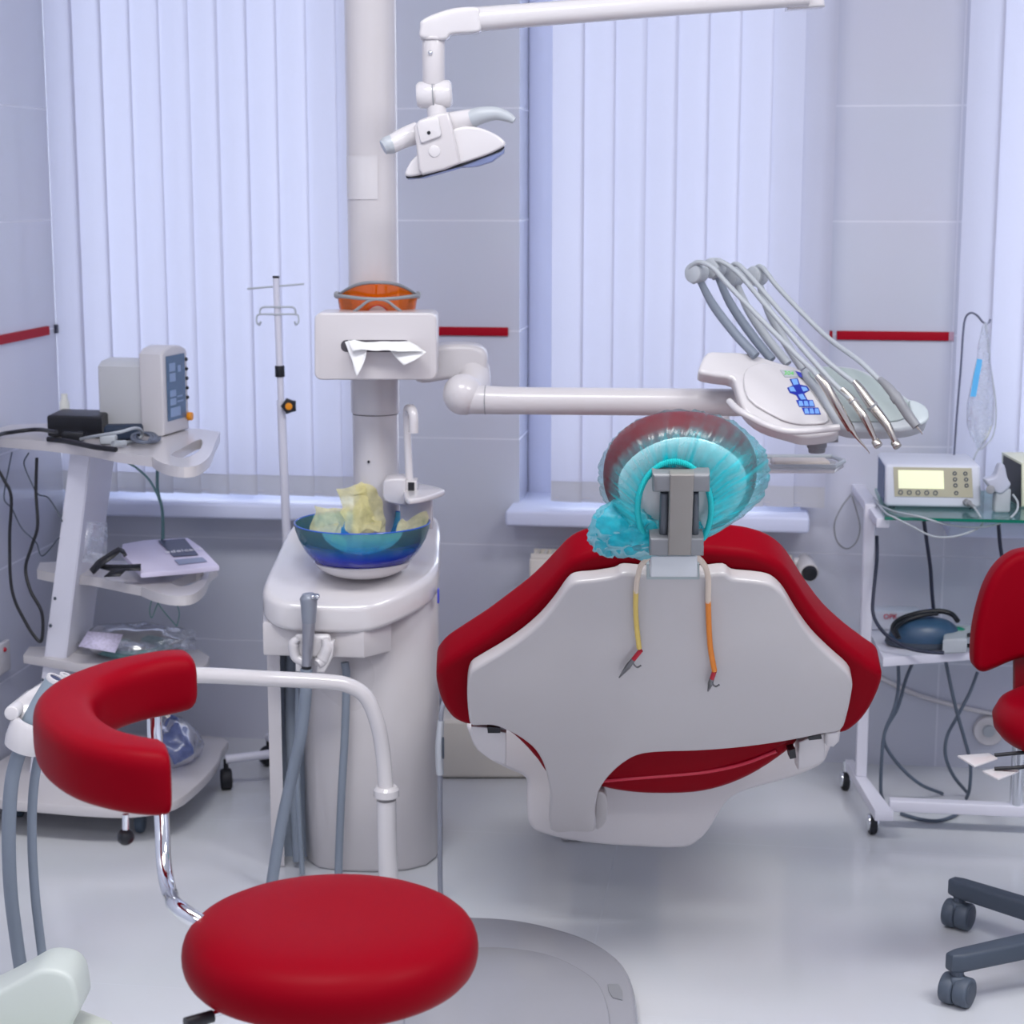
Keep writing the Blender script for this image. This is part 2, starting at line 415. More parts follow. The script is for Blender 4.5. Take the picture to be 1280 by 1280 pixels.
# red tile strips at chest height
zr = 1.093
def strip(name, x0, x1, ends):
    g = M(); g.box(((x0 + x1) / 2, YW - .003, zr), (x1 - x0, .008, .022), rz=0, bev=.002)
    for (a, b) in ends: g.box(((a + b) / 2, YW - .003, zr), (b - a, .008, .022), rz=0, bev=.002)
    struct(name, g, REDTRIM)
strip('trim_1', -.93, -.640, [])
strip('trim_2', .176, .446, [(.157, .166)])
struct('trim_3', M().box((.452, YW - .002, zr), (.012, .006, .022), rz=0), mat('patterned_insert', (190, 150, 165), .3, var=.5, nscale=400))
g = M(); g.box((XL + .003, (2.2 + 4.49) / 2, zr), (.008, 4.49 - 2.2, .022), rz=0); g.box((XL + .003, 4.597, zr), (.008, .012, .022), rz=0)
struct('trim_4', g, REDTRIM)
struct('trim_5', M().box((XL + .003, 4.548, zr), (.008, .022, .022), rz=0), mat('patterned_black', (40, 40, 60), .3, var=.6, nscale=300))

# ------------------------------------------------------------------ vertical blinds
def blind(label, x0, x1, z0=.672, tilt=9, ph=0):
    t = thing('vertical_blind', label, 'blind', ((x0 + x1) / 2, YW - .06, z0), 'white vertical blinds over the windows')
    p = M(); wts = M(); pitch = .0765; n = max(1, round((x1 - x0) / pitch)); pitch = (x1 - x0) / n
    for k in range(n):
        xc = x0 + pitch * (k + .5); rows = []; rw = []
        wd = .0805
        for zz, tgt in ((ZC - .06, rows), (z0 + .05, rows), (z0 + .052, rw), (z0, rw)):
            row = []
            for j in range(7):
                u = j / 6 - .5; a = rad(tilt + random.uniform(-.3, .3) * (1 if tgt is rows else 0))
                bow = .004 * (1 - 4 * u * u)
                row.append(Vector((xc + u * wd * math.cos(a), YW - .06 - u * wd * math.sin(a) - bow - (.0006 if tgt is rw else 0), zz)))
            tgt.append(row)
        p.grid(rows); wts.grid(rw)
    part('slats', p, BLINDM, t, smooth=180)
    part('slat_weights', wts, BLINDW, t, label='grey weighted bottom hems', smooth=180)
    part('headrail', M().box(((x0 + x1) / 2, YW - .06, ZC - .035), (x1 - x0, .045, .05), rz=0, bev=.006), WHITE, t)
    ch = M(); ch.tube([(x0 + .01, YW - .06, z0 + .01), (x1 - .01, YW - .06, z0 + .01)], .0012, 6, 0)
    part('bottom_chain', ch, WHITE, t)
    return t
blind('white vertical blind behind the vital signs monitor and the drip stand', XL + .003, -.985)
blind('white vertical blind behind the headrest and delivery console', -.522, .154)
blind('white vertical blind at the right edge behind the drip bag', .462, 1.38)

# ------------------------------------------------------------------ radiator
t = thing('radiator', 'cream panel radiator under the middle window behind the dental chair', 'radiator', (-.24, YW - .09, .2))
x0, x1 = -.573, .086
part('panel', M().box(((x0 + x1) / 2, YW - .075, .38), (x1 - x0, .07, .31), rz=0, bev=.008), CREAM, t)
g = M()
for k in range(34): g.box((x0 + .02 + k * (x1 - x0 - .04) / 33, YW - .075, .54), (.006, .055, .012), rz=0)
g.box(((x0 + x1) / 2, YW - .107, .54), (x1 - x0 - .01, .004, .012), rz=0); g.box(((x0 + x1) / 2, YW - .043, .54), (x1 - x0 - .01, .004, .012), rz=0)
part('top_grille', g, CREAM, t)
g = M()
for k in range(20): g.box((x0 + .04 + k * (x1 - x0 - .08) / 19, YW - .111, .37), (.014, .004, .26), rz=0, bev=.0015)
part('front_ribs', g, CREAM, t)
for xx in (x0 + .1, x1 - .1): part('wall_mount', M().box((xx, YW - .02, .35), (.03, .04, .1), rz=0), CREAM, t)
c = PY(1005, 703, YW - .075)
v = part('valve', M().cyl((x1, YW - .075, c.z), (c.x + .012, YW - .075, c.z), .012, bev=.002).cyl(c + Vector((.0, .02, 0)), c + Vector((.012, -.07, -.012)), .021, .024, bev=.004), WHITE2, t)
part('valve_cap', M().cyl(c + Vector((.0118, -.068, -.0118)), c + Vector((.014, -.08, -.0138)), .02, .018, bev=.003), BLACK, v)

# ------------------------------------------------------------------ dental unit
HU = 3.95
zc = PV(469, 640, HU).z
ctr = AX(469, HU, 1.0)
def colp(z): return Vector((ctr.x, ctr.y, z))
t = DU = thing('dental_unit', 'white dental unit with tall column and rounded spittoon cabinet', 'dental unit', AX(450, 3.9, 0))
g = M(); z1 = PV(469, 516, HU).z
g.lathe([(0, z1), (.0505, z1), (.0525, z1 + .003), (.0535, 1.2), (.0545, ZC - .01), (0, ZC - .01)], (ctr.x, ctr.y, 0), n=48)
col = part('column', g, WHITE, t)
part('column_foot', M().lathe([(0, .55), (.05, .55), (.05, z1 - .002), (0, z1 - .002)], (ctr.x, ctr.y, 0), n=48), WHITE, t)
sc = colp(PV(462, 573, HU).z) + (AX(462, HU, .8) - AX(469, HU, .8)) - F * .051
part('column_screw', M().ball(sc, .003), BLACK, t)
# label plate on the column
g = M(); rows = []
for zz in (PV(460, 195, HU).z, PV(460, 249, HU).z):
    rows.append([Vector((ctr.x, ctr.y, zz)) + (R * math.sin(a) - F * math.cos(a)) * .0555 for a in [rad(-72 + k * 8) for k in range(12)]])
g.grid(rows); part('column_plate', g, WHITE2, col, smooth=180)
# top slab
top = [(331, 741, 3.72), (352, 752, 3.685), (390, 756, 3.68), (440, 757, 3.68), (470, 753, 3.69), (508, 738, 3.73), (536, 722, 3.79), (548, 706, 3.86), (550, 680, 4.0), (550, 655, 4.11), (541, 643, 4.16), (500, 640, 4.17), (430, 638, 4.17), (394, 641, 4.14), (365, 655, 4.06), (343, 697, 3.88), (330, 726, 3.77)]
P = catmull([PV(*q) for q in top], 4, True)
g = M().prism(P, Vector((0, 0, -.062)), .014, 4)
part('top_cover', g, WHITE2, t, smooth=50)
# drawer block below the cover
q = [AX(329, 3.71, .53), AX(455, 3.686, .53), AX(489, 3.742, .53), AX(489, 3.9, .53), AX(329, 3.84, .53)]
zb, zt_ = .494, .566
P = [Vector((p.x, p.y, zb)) for p in q]
part('front_drawer', M().prism(P, Vector((0, 0, zt_ - zb)), .005, 2), WHITE, t)
# body
q = [(377, 3.90), (381, 3.83), (395, 3.785), (425, 3.765), (465, 3.76), (505, 3.77), (532, 3.80), (545, 3.85), (549, 3.92), (549, 4.1), (377, 4.1)]
P = [AX(x, h, .3) for x, h in q]; P = [Vector((p.x, p.y, 0)) for p in P]
part('cabinet_body', M().prism(P, Vector((0, 0, .60)), .008, 2), WHITE, t, smooth=50)
part('side_panel', M().prism([Vector((p.x, p.y, 0)) for p in (AX(336, 3.80, .3), AX(352, 3.79, .3), AX(352, 4.1, .3), AX(336, 4.1, .3))], Vector((0, 0, .52)), .006, 2), WHITE, t)
part('recess_back', M().prism([Vector((p.x, p.y, 0)) for p in (AX(351, 3.86, .3), AX(381, 3.86, .3), AX(381, 3.95, .3), AX(351, 3.95, .3))], Vector((0, 0, .55))), mat('recess_blue_grey', (186, 200, 220), .4), t)
part('side_badge', M().box(AX(548, 3.82, .585) + Vector((.0, 0, .012)), (.004, .02, .03), bev=.001), BLUEB, t, label='small blue side badge')
# syringe holder
hb = PV(388, 815, 3.66)
g = M()
ring = []
for k in range(15):
    a = rad(-60 + k * 300 / 14); ring.append(hb + R * (.03 * math.sin(a + math.pi)) + F * (.016 + .0 - .02 * math.cos(a + math.pi)) + U * .012)
g.tube([hb + R * (-.024) + U * .03 - F * .006, hb + R * (-.034) + U * .018 - F * .002, hb + R * (-.03) + U * -.01, hb + R * (-.012) - U * .02 - F * .008], [.006, .011, .011, .008], 12)
g.tube([hb + R * (.03) + U * .03 - F * .004, hb + R * (.034) + U * .008 - F * .002, hb + R * (.024) - U * .016, hb + R * (.014) - U * .024 - F * .008], [.007, .013, .015, .01], 12)
g.box(hb + R * .004 + F * .012 + U * .01, (.075, .022, .05), bev=.008)
g.prism([hb + R * -.03 - U * .012 - F * .008, hb + R * -.03 - U * .04 - F * .008, hb + R * -.014 - U * .04 - F * .008, hb + R * -.014 - U * .012 - F * .008], F * .03, .003)
g.prism([hb + R * .014 - U * .012 - F * .008, hb + R * .012 - U * .042 - F * .008, hb + R * .03 - U * .042 - F * .008, hb + R * .046 - U * .01 - F * .008, hb + R * .05 + U * .025 - F * .008, hb + R * .03 + U * .02 - F * .008], F * .03, .004)
part('syringe_holder', g, WHITE2, t, smooth=60)
# cup filler
hp = 3.86
b0 = PV(512, 606, hp)
g = M()
g.tube([b0, PV(510, 560, hp), PV(509, 530, hp), PV(509, 518, hp), PV(511, 511, hp - .01), PV(515, 513, hp - .035), PV(517, 522, hp - .045), PV(517, 541, hp - .045)], [.0085, .008, .008, .009, .0105, .0105, .010, .010], 16)
part('cup_filler_spout', g, WHITE2, t)
zz = PV(512, 611, 3.86).z
P = catmull([PZ(x, y, zz) for x, y in [(506, 605), (520, 603), (538, 606), (555, 611), (552, 614), (535, 620), (520, 623), (507, 622)]], 4, True)
part('cup_tray', M().prism(P, Vector((0, 0, -.012)), .004, 3).prism([PZ(x, y, zz - .013) for x, y in [(512, 608), (540, 609), (536, 618), (512, 620)]], Vector((0, 0, -.016)), .003), WHITE2, t, smooth=50)
part('cup_stand', M().prism(catmull([PV(x, y, 3.83) for x, y in [(479, 603), (485, 599), (498, 598), (507, 600), (507, 615), (507, 631), (495, 631), (480, 626), (478, 614)]], 2, True), F * .07, .005).prism([PV(505, 601, 3.838), PV(521, 601, 3.838), PV(521, 622, 3.838), PV(505, 622, 3.838)], F * .05, .004).prism([PV(500, 628, 3.86), PV(540, 622, 3.86), PV(540, 662, 3.86), PV(500, 662, 3.86)], F * .06, .006), WHITE, t)
part('cup_sensor', M().prism([PV(510, 603, 3.836), PV(518, 603, 3.836), PV(518, 619, 3.836), PV(510, 619, 3.836)], F * .006, .001), BLACK, t, label='black sensor window')
# assistant arm (rail) with holder
g = M()
hh = 3.56
g.tube([AX(487, hh, .02), PV(484, 1060, hh), PV(483, 1000, hh)], .020, 18, 4)
g.tube([PV(483, 995, hh), PV(479, 945, hh), PV(472, 905, hh - .01), PV(458, 872, hh - .02), PV(436, 857, hh - .03), PV(405, 852, hh - .045), PV(330, 848, hh - .09), PV(250, 844, hh - .16), PV(160, 846, hh - .26), PV(60, 872, 3.24), PV(28, 890, 3.2)], .0155, 18, 6)
arm = part('assistant_arm', g, WHITE2, t)
part('arm_collar', M().lathe([(0, -.012), (.021, -.012), (.026, -.008), (.026, .006), (.021, .012), (0, .012)], PV(483, 990, hh), n=28), WHITE2, arm)
g = M()
hs = 3.1
g.cyl(PV(14, 892, hs - .02), PV(40, 872, hs + .12), .013, .016, bev=.003)
hc = PV(40, 906, hs)
cup = []
ax = (PV(62, 850, hs) - PV(38, 915, hs)).normalized()
g.lathe([(0.022, -.045), (.034, -.045), (.037, -.03), (.037, .002), (.034, .008), (.026, .009), (.024, .0), (.022, -.045)], hc, ax, 32)
g.lathe([(0.014, -.03), (.022, -.03), (.024, -.02), (.024, .012), (.02, .018), (.016, .014), (.014, -.03)], PV(76, 892, hs + .03), ax, 28)
g.prism([PV(8, 885, hs), PV(36, 864, hs + .05), PV(56, 852, hs + .06), PV(62, 868, hs + .05), PV(44, 895, hs), PV(24, 905, hs)], F * .03, .006)
part('suction_holder', g, WHITE2, arm, smooth=50)

# syringe
t = thing('air_water_syringe', 'grey metal syringe handpiece standing in the holder on the spittoon cabinet', 'syringe', PV(385, 835, 3.645))
hq = 3.645
part('barrel', M().tube([PV(386, 775, hq), PV(385, 800, hq), PV(383, 834, hq)], [.014, .012, .0095], 20, 4), mat('satin_grey', (150, 152, 162), .3, metal=.5), t)
hd = part('head', M().tube([PV(385, 742, hq), PV(386, 752, hq), PV(386, 778, hq)], [.012, .0185, .0165, .014], 20, 4).box(PV(391, 746, hq - .004), (.026, .022, .012), bev=.005), mat('satin_grey_2', (140, 146, 158), .35, metal=.3), t)
for xx in (391, 397): part('button', M().ball(PV(xx, 746, hq - .014), .0048), CHROME, hd)
part('collar', M().cyl(PV(383, 832, hq), PV(383, 837, hq), .010, bev=.001), BLACK, t)
part('hose', M().tube([PV(383, 836, hq), PV(382, 870, hq), PV(376, 920, hq + .01), PV(365, 970, hq + .02), PV(352, 1030, hq + .02), PV(342, 1090, hq + .02), AX(340, hq + .02, .012)], .0125, 14), HOSE, t)
for (nm, pts, r, lb) in [
    ('suction_hose', [AX(364, 3.84, .49), PV(363, 880, 3.83), PV(366, 960, 3.82), PV(371, 1040, 3.81), AX(374, 3.79, .014)], .013, 'thick grey hose hanging in the open recess of the spittoon cabinet'),
    ('suction_hose', [PV(431, 828, 3.735), PV(433, 850, 3.735), PV(431, 920, 3.73), PV(427, 990, 3.73), PV(424, 1060, 3.73), AX(423, 3.72, .01)], .0085, 'thin grey hose hanging straight down the front of the spittoon cabinet'),
    ('suction_hose', [AX(373, 3.79, .49), PV(372, 900, 3.78), PV(372, 980, 3.77), PV(376, 1060, 3.75), AX(378, 3.73, .008)], .0055, 'slim dark hose behind the crossing syringe hose on the spittoon cabinet')]:
    solo(nm, M().tube(pts, r, 14), HOSE, lb, 'hose')

# suction handles in the assistant arm holder
t = thing('suction_handpiece', 'thick grey suction handle with hose in the white holder at the left edge', 'suction handle', AX(20, 3.2, 0))
a0, a1 = PV(69, 850, hs), PV(41, 905, hs)
part('handle', M().tube([a0, a0.lerp(a1, .5), a1, a1 + (a1 - a0) * .2], [.0165, .020, .021, .018], 24, 4), mat('handle_grey', (142, 156, 168), .4), t)
part('rim', M().lathe([(.0115, 0), (.0165, -.003), (.0175, .001), (.0165, .005), (.0115, .005), (.0115, 0)], a0, (a0 - a1), 24), WHITE2, t)
part('bore', M().cyl(a0, a0 + (a0 - a1).normalized() * .003, .0117), DKLABEL, t)
part('hose', M().tube([a1 + (a1 - a0) * .15, PV(28, 930, hs), PV(15, 975, hs), PV(11, 1040, hs + .02), PV(13, 1110, hs + .05), PV(20, 1170, hs + .08), PV(27, 1216, hs + .1), AX(30, hs + .12, .015)], .0125, 14), HOSE, t)
t = thing('suction_handpiece', 'slim suction handle with white rim half hidden behind the red arm pad', 'suction handle', AX(50, 3.25, 0))
a0, a1 = PV(81, 845, hs + .05), PV(66, 890, hs + .05)
part('handle', M().tube([a0, a1], [.009, .0115], 20, 0), mat('handle_grey_2', (150, 162, 172), .4), t)
part('rim', M().lathe([(.005, 0), (.0095, -.003), (.0105, .001), (.0095, .004), (.005, .004), (.005, 0)], a0, (a0 - a1), 24), WHITE2, t)
part('hose', M().tube([a1, PV(52, 930, hs + .05), PV(42, 985, hs + .05), PV(40, 1050, hs + .06), PV(44, 1120, hs + .08), PV(51, 1180, hs + .1), PV(55, 1212, hs + .1), AX(57, hs + .13, .012)], .0085, 14), HOSE, t)

# hanging handpiece behind the left wing of the chair
t = thing('hose_handpiece', 'slim silver handpiece hanging on a grey hose by the chair left wing', 'handpiece', AX(548, 3.6, 0))
part('grip', M().tube([PV(551, 901, 3.6), PV(549, 935, 3.6), PV(550, 968, 3.6)], [.007, .0085, .008], 16, 4), mat('satin_white', (196, 200, 206), .3, metal=.4), t)
part('rocker_switch', M().box(PV(554, 935, 3.594), (.004, .006, .045), bev=.0015), DARK, t)
part('hose', M().tube([PV(550, 966, 3.6), PV(550, 1020, 3.6), PV(550, 1090, 3.6), AX(551, 3.6, .008)], .0052, 10).tube([PV(551, 902, 3.6), PV(552, 888, 3.6), PV(557, 872, 3.61), PV(566, 850, 3.63), PV(575, 800, 3.66)], .005, 10), mat('hose_mid', (140, 144, 156), .4), t)

# ------------------------------------------------------------------ spittoon bowl
bc = PV(453, 729, 3.80); bz = PV(453, 657, 3.80).z; bc = Vector((AX(453, 3.8, bz).x, AX(453, 3.8, bz).y, bz - .110))
t = thing('spittoon_bowl', 'round blue glass spittoon bowl with white foot on the dental cabinet', 'bowl', bc)
H_ = .118
prof = [(.088, .030), (.105, .042), (.122, .062), (.134, .085), (.1405, .105), (.143, .118), (.1395, .118), (.136, .104), (.129, .086), (.117, .066), (.10, .048), (.085, .038), (0, .034)]
part('glass_bowl', M().lathe(prof, bc, n=64), BOWLG, t, smooth=60)
part('rim', M().tube([bc + Vector((.1415 * math.cos(a), .1415 * math.sin(a), .118)) for a in [2 * math.pi * k / 64 for k in range(64)]], .0016, 8, 0, closed=True), BOWLRIM, t)
part('foot', M().lathe([(0, 0.004), (.05, .004), (.075, .012), (.095, .024), (.103, .036), (.10, .038), (0, .033)], bc, n=64), WHITE2, t, smooth=60)
part('liner', M().lathe([(.09, .0395), (.104, .046), (.118, .060), (.122, .064), (.119, .064), (.10, .047), (.085, .041), (0, .036)], bc, n=64), mat('deep_blue_base', (24, 40, 225), .12, coat=.5), t, label='deep blue thick glass base', smooth=60)

def sheet(corners, n=14, amp=.012, seed=0, fr=14):
    """crumpled sheet between four corners"""
    a, b, c, d = corners; rows = []
    for i in range(n + 1):
        row = []
        for j in range(n + 1):
            u, v = i / n, j / n
            p = (a * (1 - u) + b * u) * (1 - v) + (d * (1 - u) + c * u) * v
            q = p * fr + Vector((seed * 3.1, seed * 1.7, 0))
            row.append(p + Vector((noise.noise(q), noise.noise(q + Vector((9, 3, 1))), noise.noise(q + Vector((2, 7, 5))))) * amp)
        rows.append(row)
    return rows
B = bc + Vector((0, 0, .118))
def bp(x, y, h): return PV(x, y, h)
sheets = [
    ('pale yellow tissue sheet with tall peak rising at the back of the bowl', [bp(432, 668, 3.82), bp(424, 612, 3.87), bp(450, 600, 3.9), bp(476, 664, 3.84)], 1),
    ('second pale yellow tissue peak leaning against the tall one at the back of the bowl', [bp(440, 664, 3.85), bp(446, 606, 3.89), bp(470, 610, 3.9), bp(486, 662, 3.86)], 5),
    ('low yellow tissue sheet folded over the left side of the bowl', [bp(388, 668, 3.79), bp(396, 638, 3.83), bp(432, 634, 3.87), bp(430, 690, 3.78)], 2),
    ('yellow tissue corner poking out of the right rim of the bowl', [bp(474, 684, 3.77), bp(503, 648, 3.80), bp(535, 640, 3.81), bp(522, 680, 3.76)], 3),
    ('crumpled yellow tissue lying on the bottom of the bowl', [bp(392, 700, 3.76), bp(420, 668, 3.84), bp(496, 668, 3.84), bp(508, 700, 3.76)], 4)]
for lb, cs, sd in sheets:
    m_ = M().grid(sheet(cs, 18, .017, sd, 34))
    solo('yellow_tissue', m_, YEL, lb, 'tissue', 'yellow tissues in the bowl', smooth=25)

# ------------------------------------------------------------------ tissue dispenser
ht = 3.77
def rrect(x0, y0, x1, y1, r, n=5):
    out = []
    for (cx, cy, a0) in ((x1 - r, y0 + r, -90), (x1 - r, y1 - r, 0), (x0 + r, y1 - r, 90), (x0 + r, y0 + r, 180)):
        for k in range(n + 1):
            a = rad(a0 + 90 * k / n); out.append((cx + r * math.cos(a), cy + r * math.sin(a)))
    return out
t = thing('tissue_dispenser', 'white tissue dispenser box mounted on the dental unit column', 'tissue box', PV(469, 475, ht))
part('box', M().prism(pv(rrect(393, 391, 546, 475, 9), ht), F * .118, .004, 3), WHITE, t, smooth=50)
part('slot', M().prism(pv(rrect(426, 425, 513, 440, 7), ht - .0005), F * .002, 0), mat('slot_dark', (70, 66, 72), .6), t, label='dark slot')
tg = M()
tg.grid(sheet([PV(430, 424, ht + .002), PV(462, 428, ht - .004), PV(458, 443, ht - .03), PV(446, 470, ht - .035)], 12, .004, 5, 30))
tg.grid(sheet([PV(434, 425, ht), PV(508, 426, ht), PV(530, 440, ht - .045), PV(440, 437, ht - .03)], 14, .006, 6, 24))
tg.grid(sheet([PV(480, 432, ht - .004), PV(512, 427, ht - .004), PV(533, 440, ht - .04), PV(504, 457, ht - .04)], 12, .004, 8, 24))
solo('paper_tissue', tg, TISSUE, 'white paper tissue pulled out of the wall tissue dispenser', 'tissue', smooth=30, solid=.0006)

# goggles on top of the dispenser
t = thing('safety_goggles', 'orange tinted safety glasses with grey frame on top of the tissue dispenser', 'goggles', PV(472, 391, 3.83))
def lens_rows():
    rows = []
    for i in range(9):
        v = i / 8; row = []
        for j in range(29):
            u = j / 28 * 2 - 1
            ytop = 353 + 17 * abs(u) ** 2.6
            ybot = 390.5 - (0 if abs(u) > .3 else 9 * (1 - (abs(u) / .3) ** 2)) - (3 if abs(u) > .9 else 0)
            x = 472 + u * (50 - 3 * v); y = ytop + (ybot - ytop) * v
            row.append(PV(x, y, 3.80 + .055 * u * u + .006 * v + .03))
        rows.append(row)
    return rows
LR = lens_rows()
part('lens', M().grid(LR), LENSO, t, smooth=180, solid=.002)
part('brow_frame', M().tube(LR[0], [.003, .0035, .0035, .0035, .003], 8, 0), GREY, t)
part('lower_rim', M().tube(LR[-1], .0013, 6, 0), mat('red_rim', (190, 40, 30), .4), t)
for s in (-1, 1):
    x0 = 472 + s * 51
    part('temple', M().tube([PV(x0, 371, 3.88), PV(x0 - s * 3, 370, 3.84), PV(x0 - s * 30, 373, 3.815), PV(472 - s * 8, 375, 3.812), PV(472 - s * 22, 384, 3.815), PV(472 - s * 30, 390, 3.82)], [.0042, .0042, .0035, .003, .003, .0035], 8, 5), GREY, t)
    part('hinge', M().box(PV(x0, 368, 3.87), (.010, .03, .012), bev=.003), GREY, t)

# ------------------------------------------------------------------ delivery unit
hd_ = 3.75
t = DL = thing('delivery_unit', 'white swing arm with dentist console and instrument tray beside the headrest', 'dental console', PV(700, 505, hd_))
part('column_ring', M().lathe([(.0553, -.035), (.057, -.035), (.0585, -.03), (.0585, .03), (.057, .035), (.0553, .035), (.0553, -.035)], colp(PV(469, 452, HU).z), n=40), WHITE, t)
P = catmull([PV(x, y, 3.895) for x, y in [(520, 436), (545, 432), (575, 430), (598, 433), (608, 442), (609, 458), (606, 470), (590, 474), (560, 475), (520, 477)]], 4, True)
part('upper_link', M().prism(P, F * .09, .016, 4), WHITE, t, smooth=50)
e0, e1 = PV(586, 466, 3.82), PV(583, 502, 3.82)
part('elbow', M().tube([PV(590, 462, 3.93), PV(592, 478, 3.90), PV(588, 490, 3.86), PV(583, 499, 3.81)], [.038, .036, .034, .032], 24, 5).ball(PV(579, 493, 3.80), .043, (1, 1, 1)), WHITE, t, smooth=60)
part('spring_arm', M().tube([PV(580, 499, 3.80), PV(612, 500, 3.785), PV(660, 501, 3.78), PV(900, 503, 3.75), PV(940, 503, 3.74)], [.031, .0295, .0285, .0285, .028], 24, 5), WHITE, t)
part('arm_seam', M().lathe([(.0300, -.0008), (.0304, -.0008), (.0304, .0008), (.0300, .0008), (.03, -.0008)], PV(607, 500, 3.786), PV(900, 503, 3.75) - PV(612, 500, 3.785), 28), GREY, t)
# console: tilted top face
o = PV(985, 500, 3.62); n = (-F * math.cos(rad(42)) + U * math.sin(rad(42))).normalized()
def cp(pts): return [PP(x, y, o, n) for x, y in pts]
outl = [(874, 458), (884, 440), (905, 439), (937, 441), (972, 452), (1000, 461), (1021, 486), (1038, 513), (1049, 531), (1046, 541), (1010, 546), (986, 541), (952, 530), (930, 512), (921, 488), (915, 473), (893, 469), (875, 465)]
g = M().prism(catmull(cp(outl), 3, True), -n * .035, .012, 4)
part('console_body', g, WHITE2, t, smooth=50)
outl2 = [(930, 468), (948, 456), (972, 459), (998, 472), (1018, 497), (1036, 527), (1010, 532), (988, 530), (968, 522), (935, 500)]
part('console_hood', M().prism(catmull(cp(outl2), 3, True), n * .006, .005, 3), WHITE2, t, smooth=60)
part('console_bottom', M().prism([PP(x, y, o - n * .034, n) for x, y in [(890, 462), (935, 450), (1000, 470), (1040, 520), (1038, 531), (1005, 536), (985, 532), (955, 520), (930, 500), (918, 472)]], -n * .03, .01, 3), WHITE, t)
part('grab_bar', M().tube([PV(912, 502, 3.62), PV(922, 512, 3.58), PV(938, 521, 3.56), PV(955, 530, 3.55), (PV(975, 537, 3.54)), PV(995, 539, 3.54), PV(1025, 537, 3.54), PV(1049, 534, 3.545)], .0072, 14), WHITE2, t)
# keypad on the hood
up_ = (U - n * U.dot(n)).normalized(); rt = up_.cross(n)
def kp(x, y): return PP(x, y, o + n * .0065, n)
def key(pts, nm, mt_, par=t): part(nm, M().prism([kp(x, y) for x, y in pts], n * .0012), mt_, par)
key([(975, 462.5), (993, 463.5), (998, 471.5), (981, 471.5)], 'display', LGREY)
part('display_digits', text_mesh('304', .013, kp(986, 467.2) + n * .0016, kp(993, 463.9) - kp(976, 463), kp(984, 463) - kp(989, 471)), GREENLED, t)
part('display_frame', M().prism([kp(994, 464), kp(1001, 466), kp(1003, 472), kp(999, 471)], n * .0012), BLUEB, t)
kpd = part('keypad', M().prism([kp(x, y) for x, y in [(987, 474), (997, 473), (1000, 481), (1009, 483), (1012, 488), (1005, 492), (1010, 501), (999, 501), (995, 494), (987, 491), (984, 485), (991, 482)]], n * .0010), mat('dark_blue_pad', (20, 40, 160), .35), t, label='blue cross keypad')
for qd in ([(989, 475), (996, 474.5), (998, 481), (992, 482)], [(986, 485), (991.5, 484), (995, 490), (988, 490)], [(1001, 484), (1008, 485), (1010, 488.5), (1004, 490)], [(997.5, 494), (1003, 493), (1007.5, 500), (1001, 500)]):
    part('key', M().prism([kp(x, y) + n * .001 for x, y in qd], n * .0012), LBLUE, kpd)
for yy, xx in ((504.5, 1007), (514, 1014)):
    kb = part('keypad', M().prism([kp(xx - 12, yy - 4.2), kp(xx + 9, yy - 4.2), kp(xx + 12, yy + 4.2), kp(xx - 8, yy + 4.2)], n * .001), mat('dark_blue_pad_2', (24, 50, 175), .35), t, label='row of blue keys')
    for k in (-6.5, 0, 6.5): part('key', M().prism([kp(xx + k - 2.2, yy - 2.8) + n * .001, kp(xx + k + 2, yy - 2.8) + n * .001, kp(xx + k + 4, yy + 3.6) + n * .001, kp(xx + k - 1.6, yy + 3.6) + n * .001], n * .001), LBLUE, kb)
# silicone mat side of the console
o2 = PV(1085, 500, 3.60)
def mp(pts, dd=0): return [PP(x, y, o2 + n * dd, n) for x, y in pts]
ml = [(1002, 462), (1027, 456), (1071, 459), (1103, 475), (1140, 500), (1157, 512), (1159, 526), (1150, 532), (1128, 537), (1090, 538), (1052, 534), (1036, 512), (1019, 485)]
part('handpiece_tray', M().prism(catmull(mp(ml), 3, True), -n * .035, .008, 3), LGREY, t, smooth=50)
ml2 = [(1010, 466), (1029, 460), (1068, 463), (1098, 478), (1134, 502), (1140, 518), (1120, 527), (1090, 528), (1056, 526), (1040, 505), (1024, 482)]
part('silicone_mat', M().prism(catmull(mp(ml2), 3, True), n * .004, .003, 2), TRAYG, t, smooth=50)
part('tray_end', M().prism(catmull(mp([(1136, 503), (1156, 511), (1160, 526), (1147, 534), (1140, 522)], .004), 3, True), n * .01, .004, 2), mat('clear_grey', (184, 194, 198), .3), t, smooth=50)
part('lock_knob', M().cyl(PV(1021, 548, 3.66), PV(1021, 560, 3.66), .020, bev=.003).prism(pv([(985, 548), (1048, 547), (1048, 553), (1000, 556)], 3.64), F * .05, .002).cyl(PV(1021, 558, 3.66), PV(1021, 566, 3.66), .017, bev=.003), GREY, t)
# whip arms
heads = [((871, 341), 3.72, (945, 445)), ((893, 335), 3.75, (965, 450)), ((917, 345), 3.78, (985, 455)), ((946, 345), 3.82, (1004, 462))]
for (hx, hy), hz, (bx, by) in heads:
    wa = part('whip_arm', M().tube([PV(hx + 2, hy + 6, hz), PV((hx * 2 + bx) / 3 - 4, (hy * 2 + by) / 3 + 6, hz), PV((hx + 2 * bx) / 3 - 2, (hy + 2 * by) / 3 + 6, hz - .01), PV(bx, by, hz - .04)], [.0065, .009, .0095, .0095], 12, 5), HOSEL if hx > 900 else HOSE, t)
    part('hose_roller', M().cyl(PV(hx, hy, hz) - R * .012 - F * .012, PV(hx, hy, hz) + R * .012 + F * .012, .021, bev=.006), LGREY, wa)
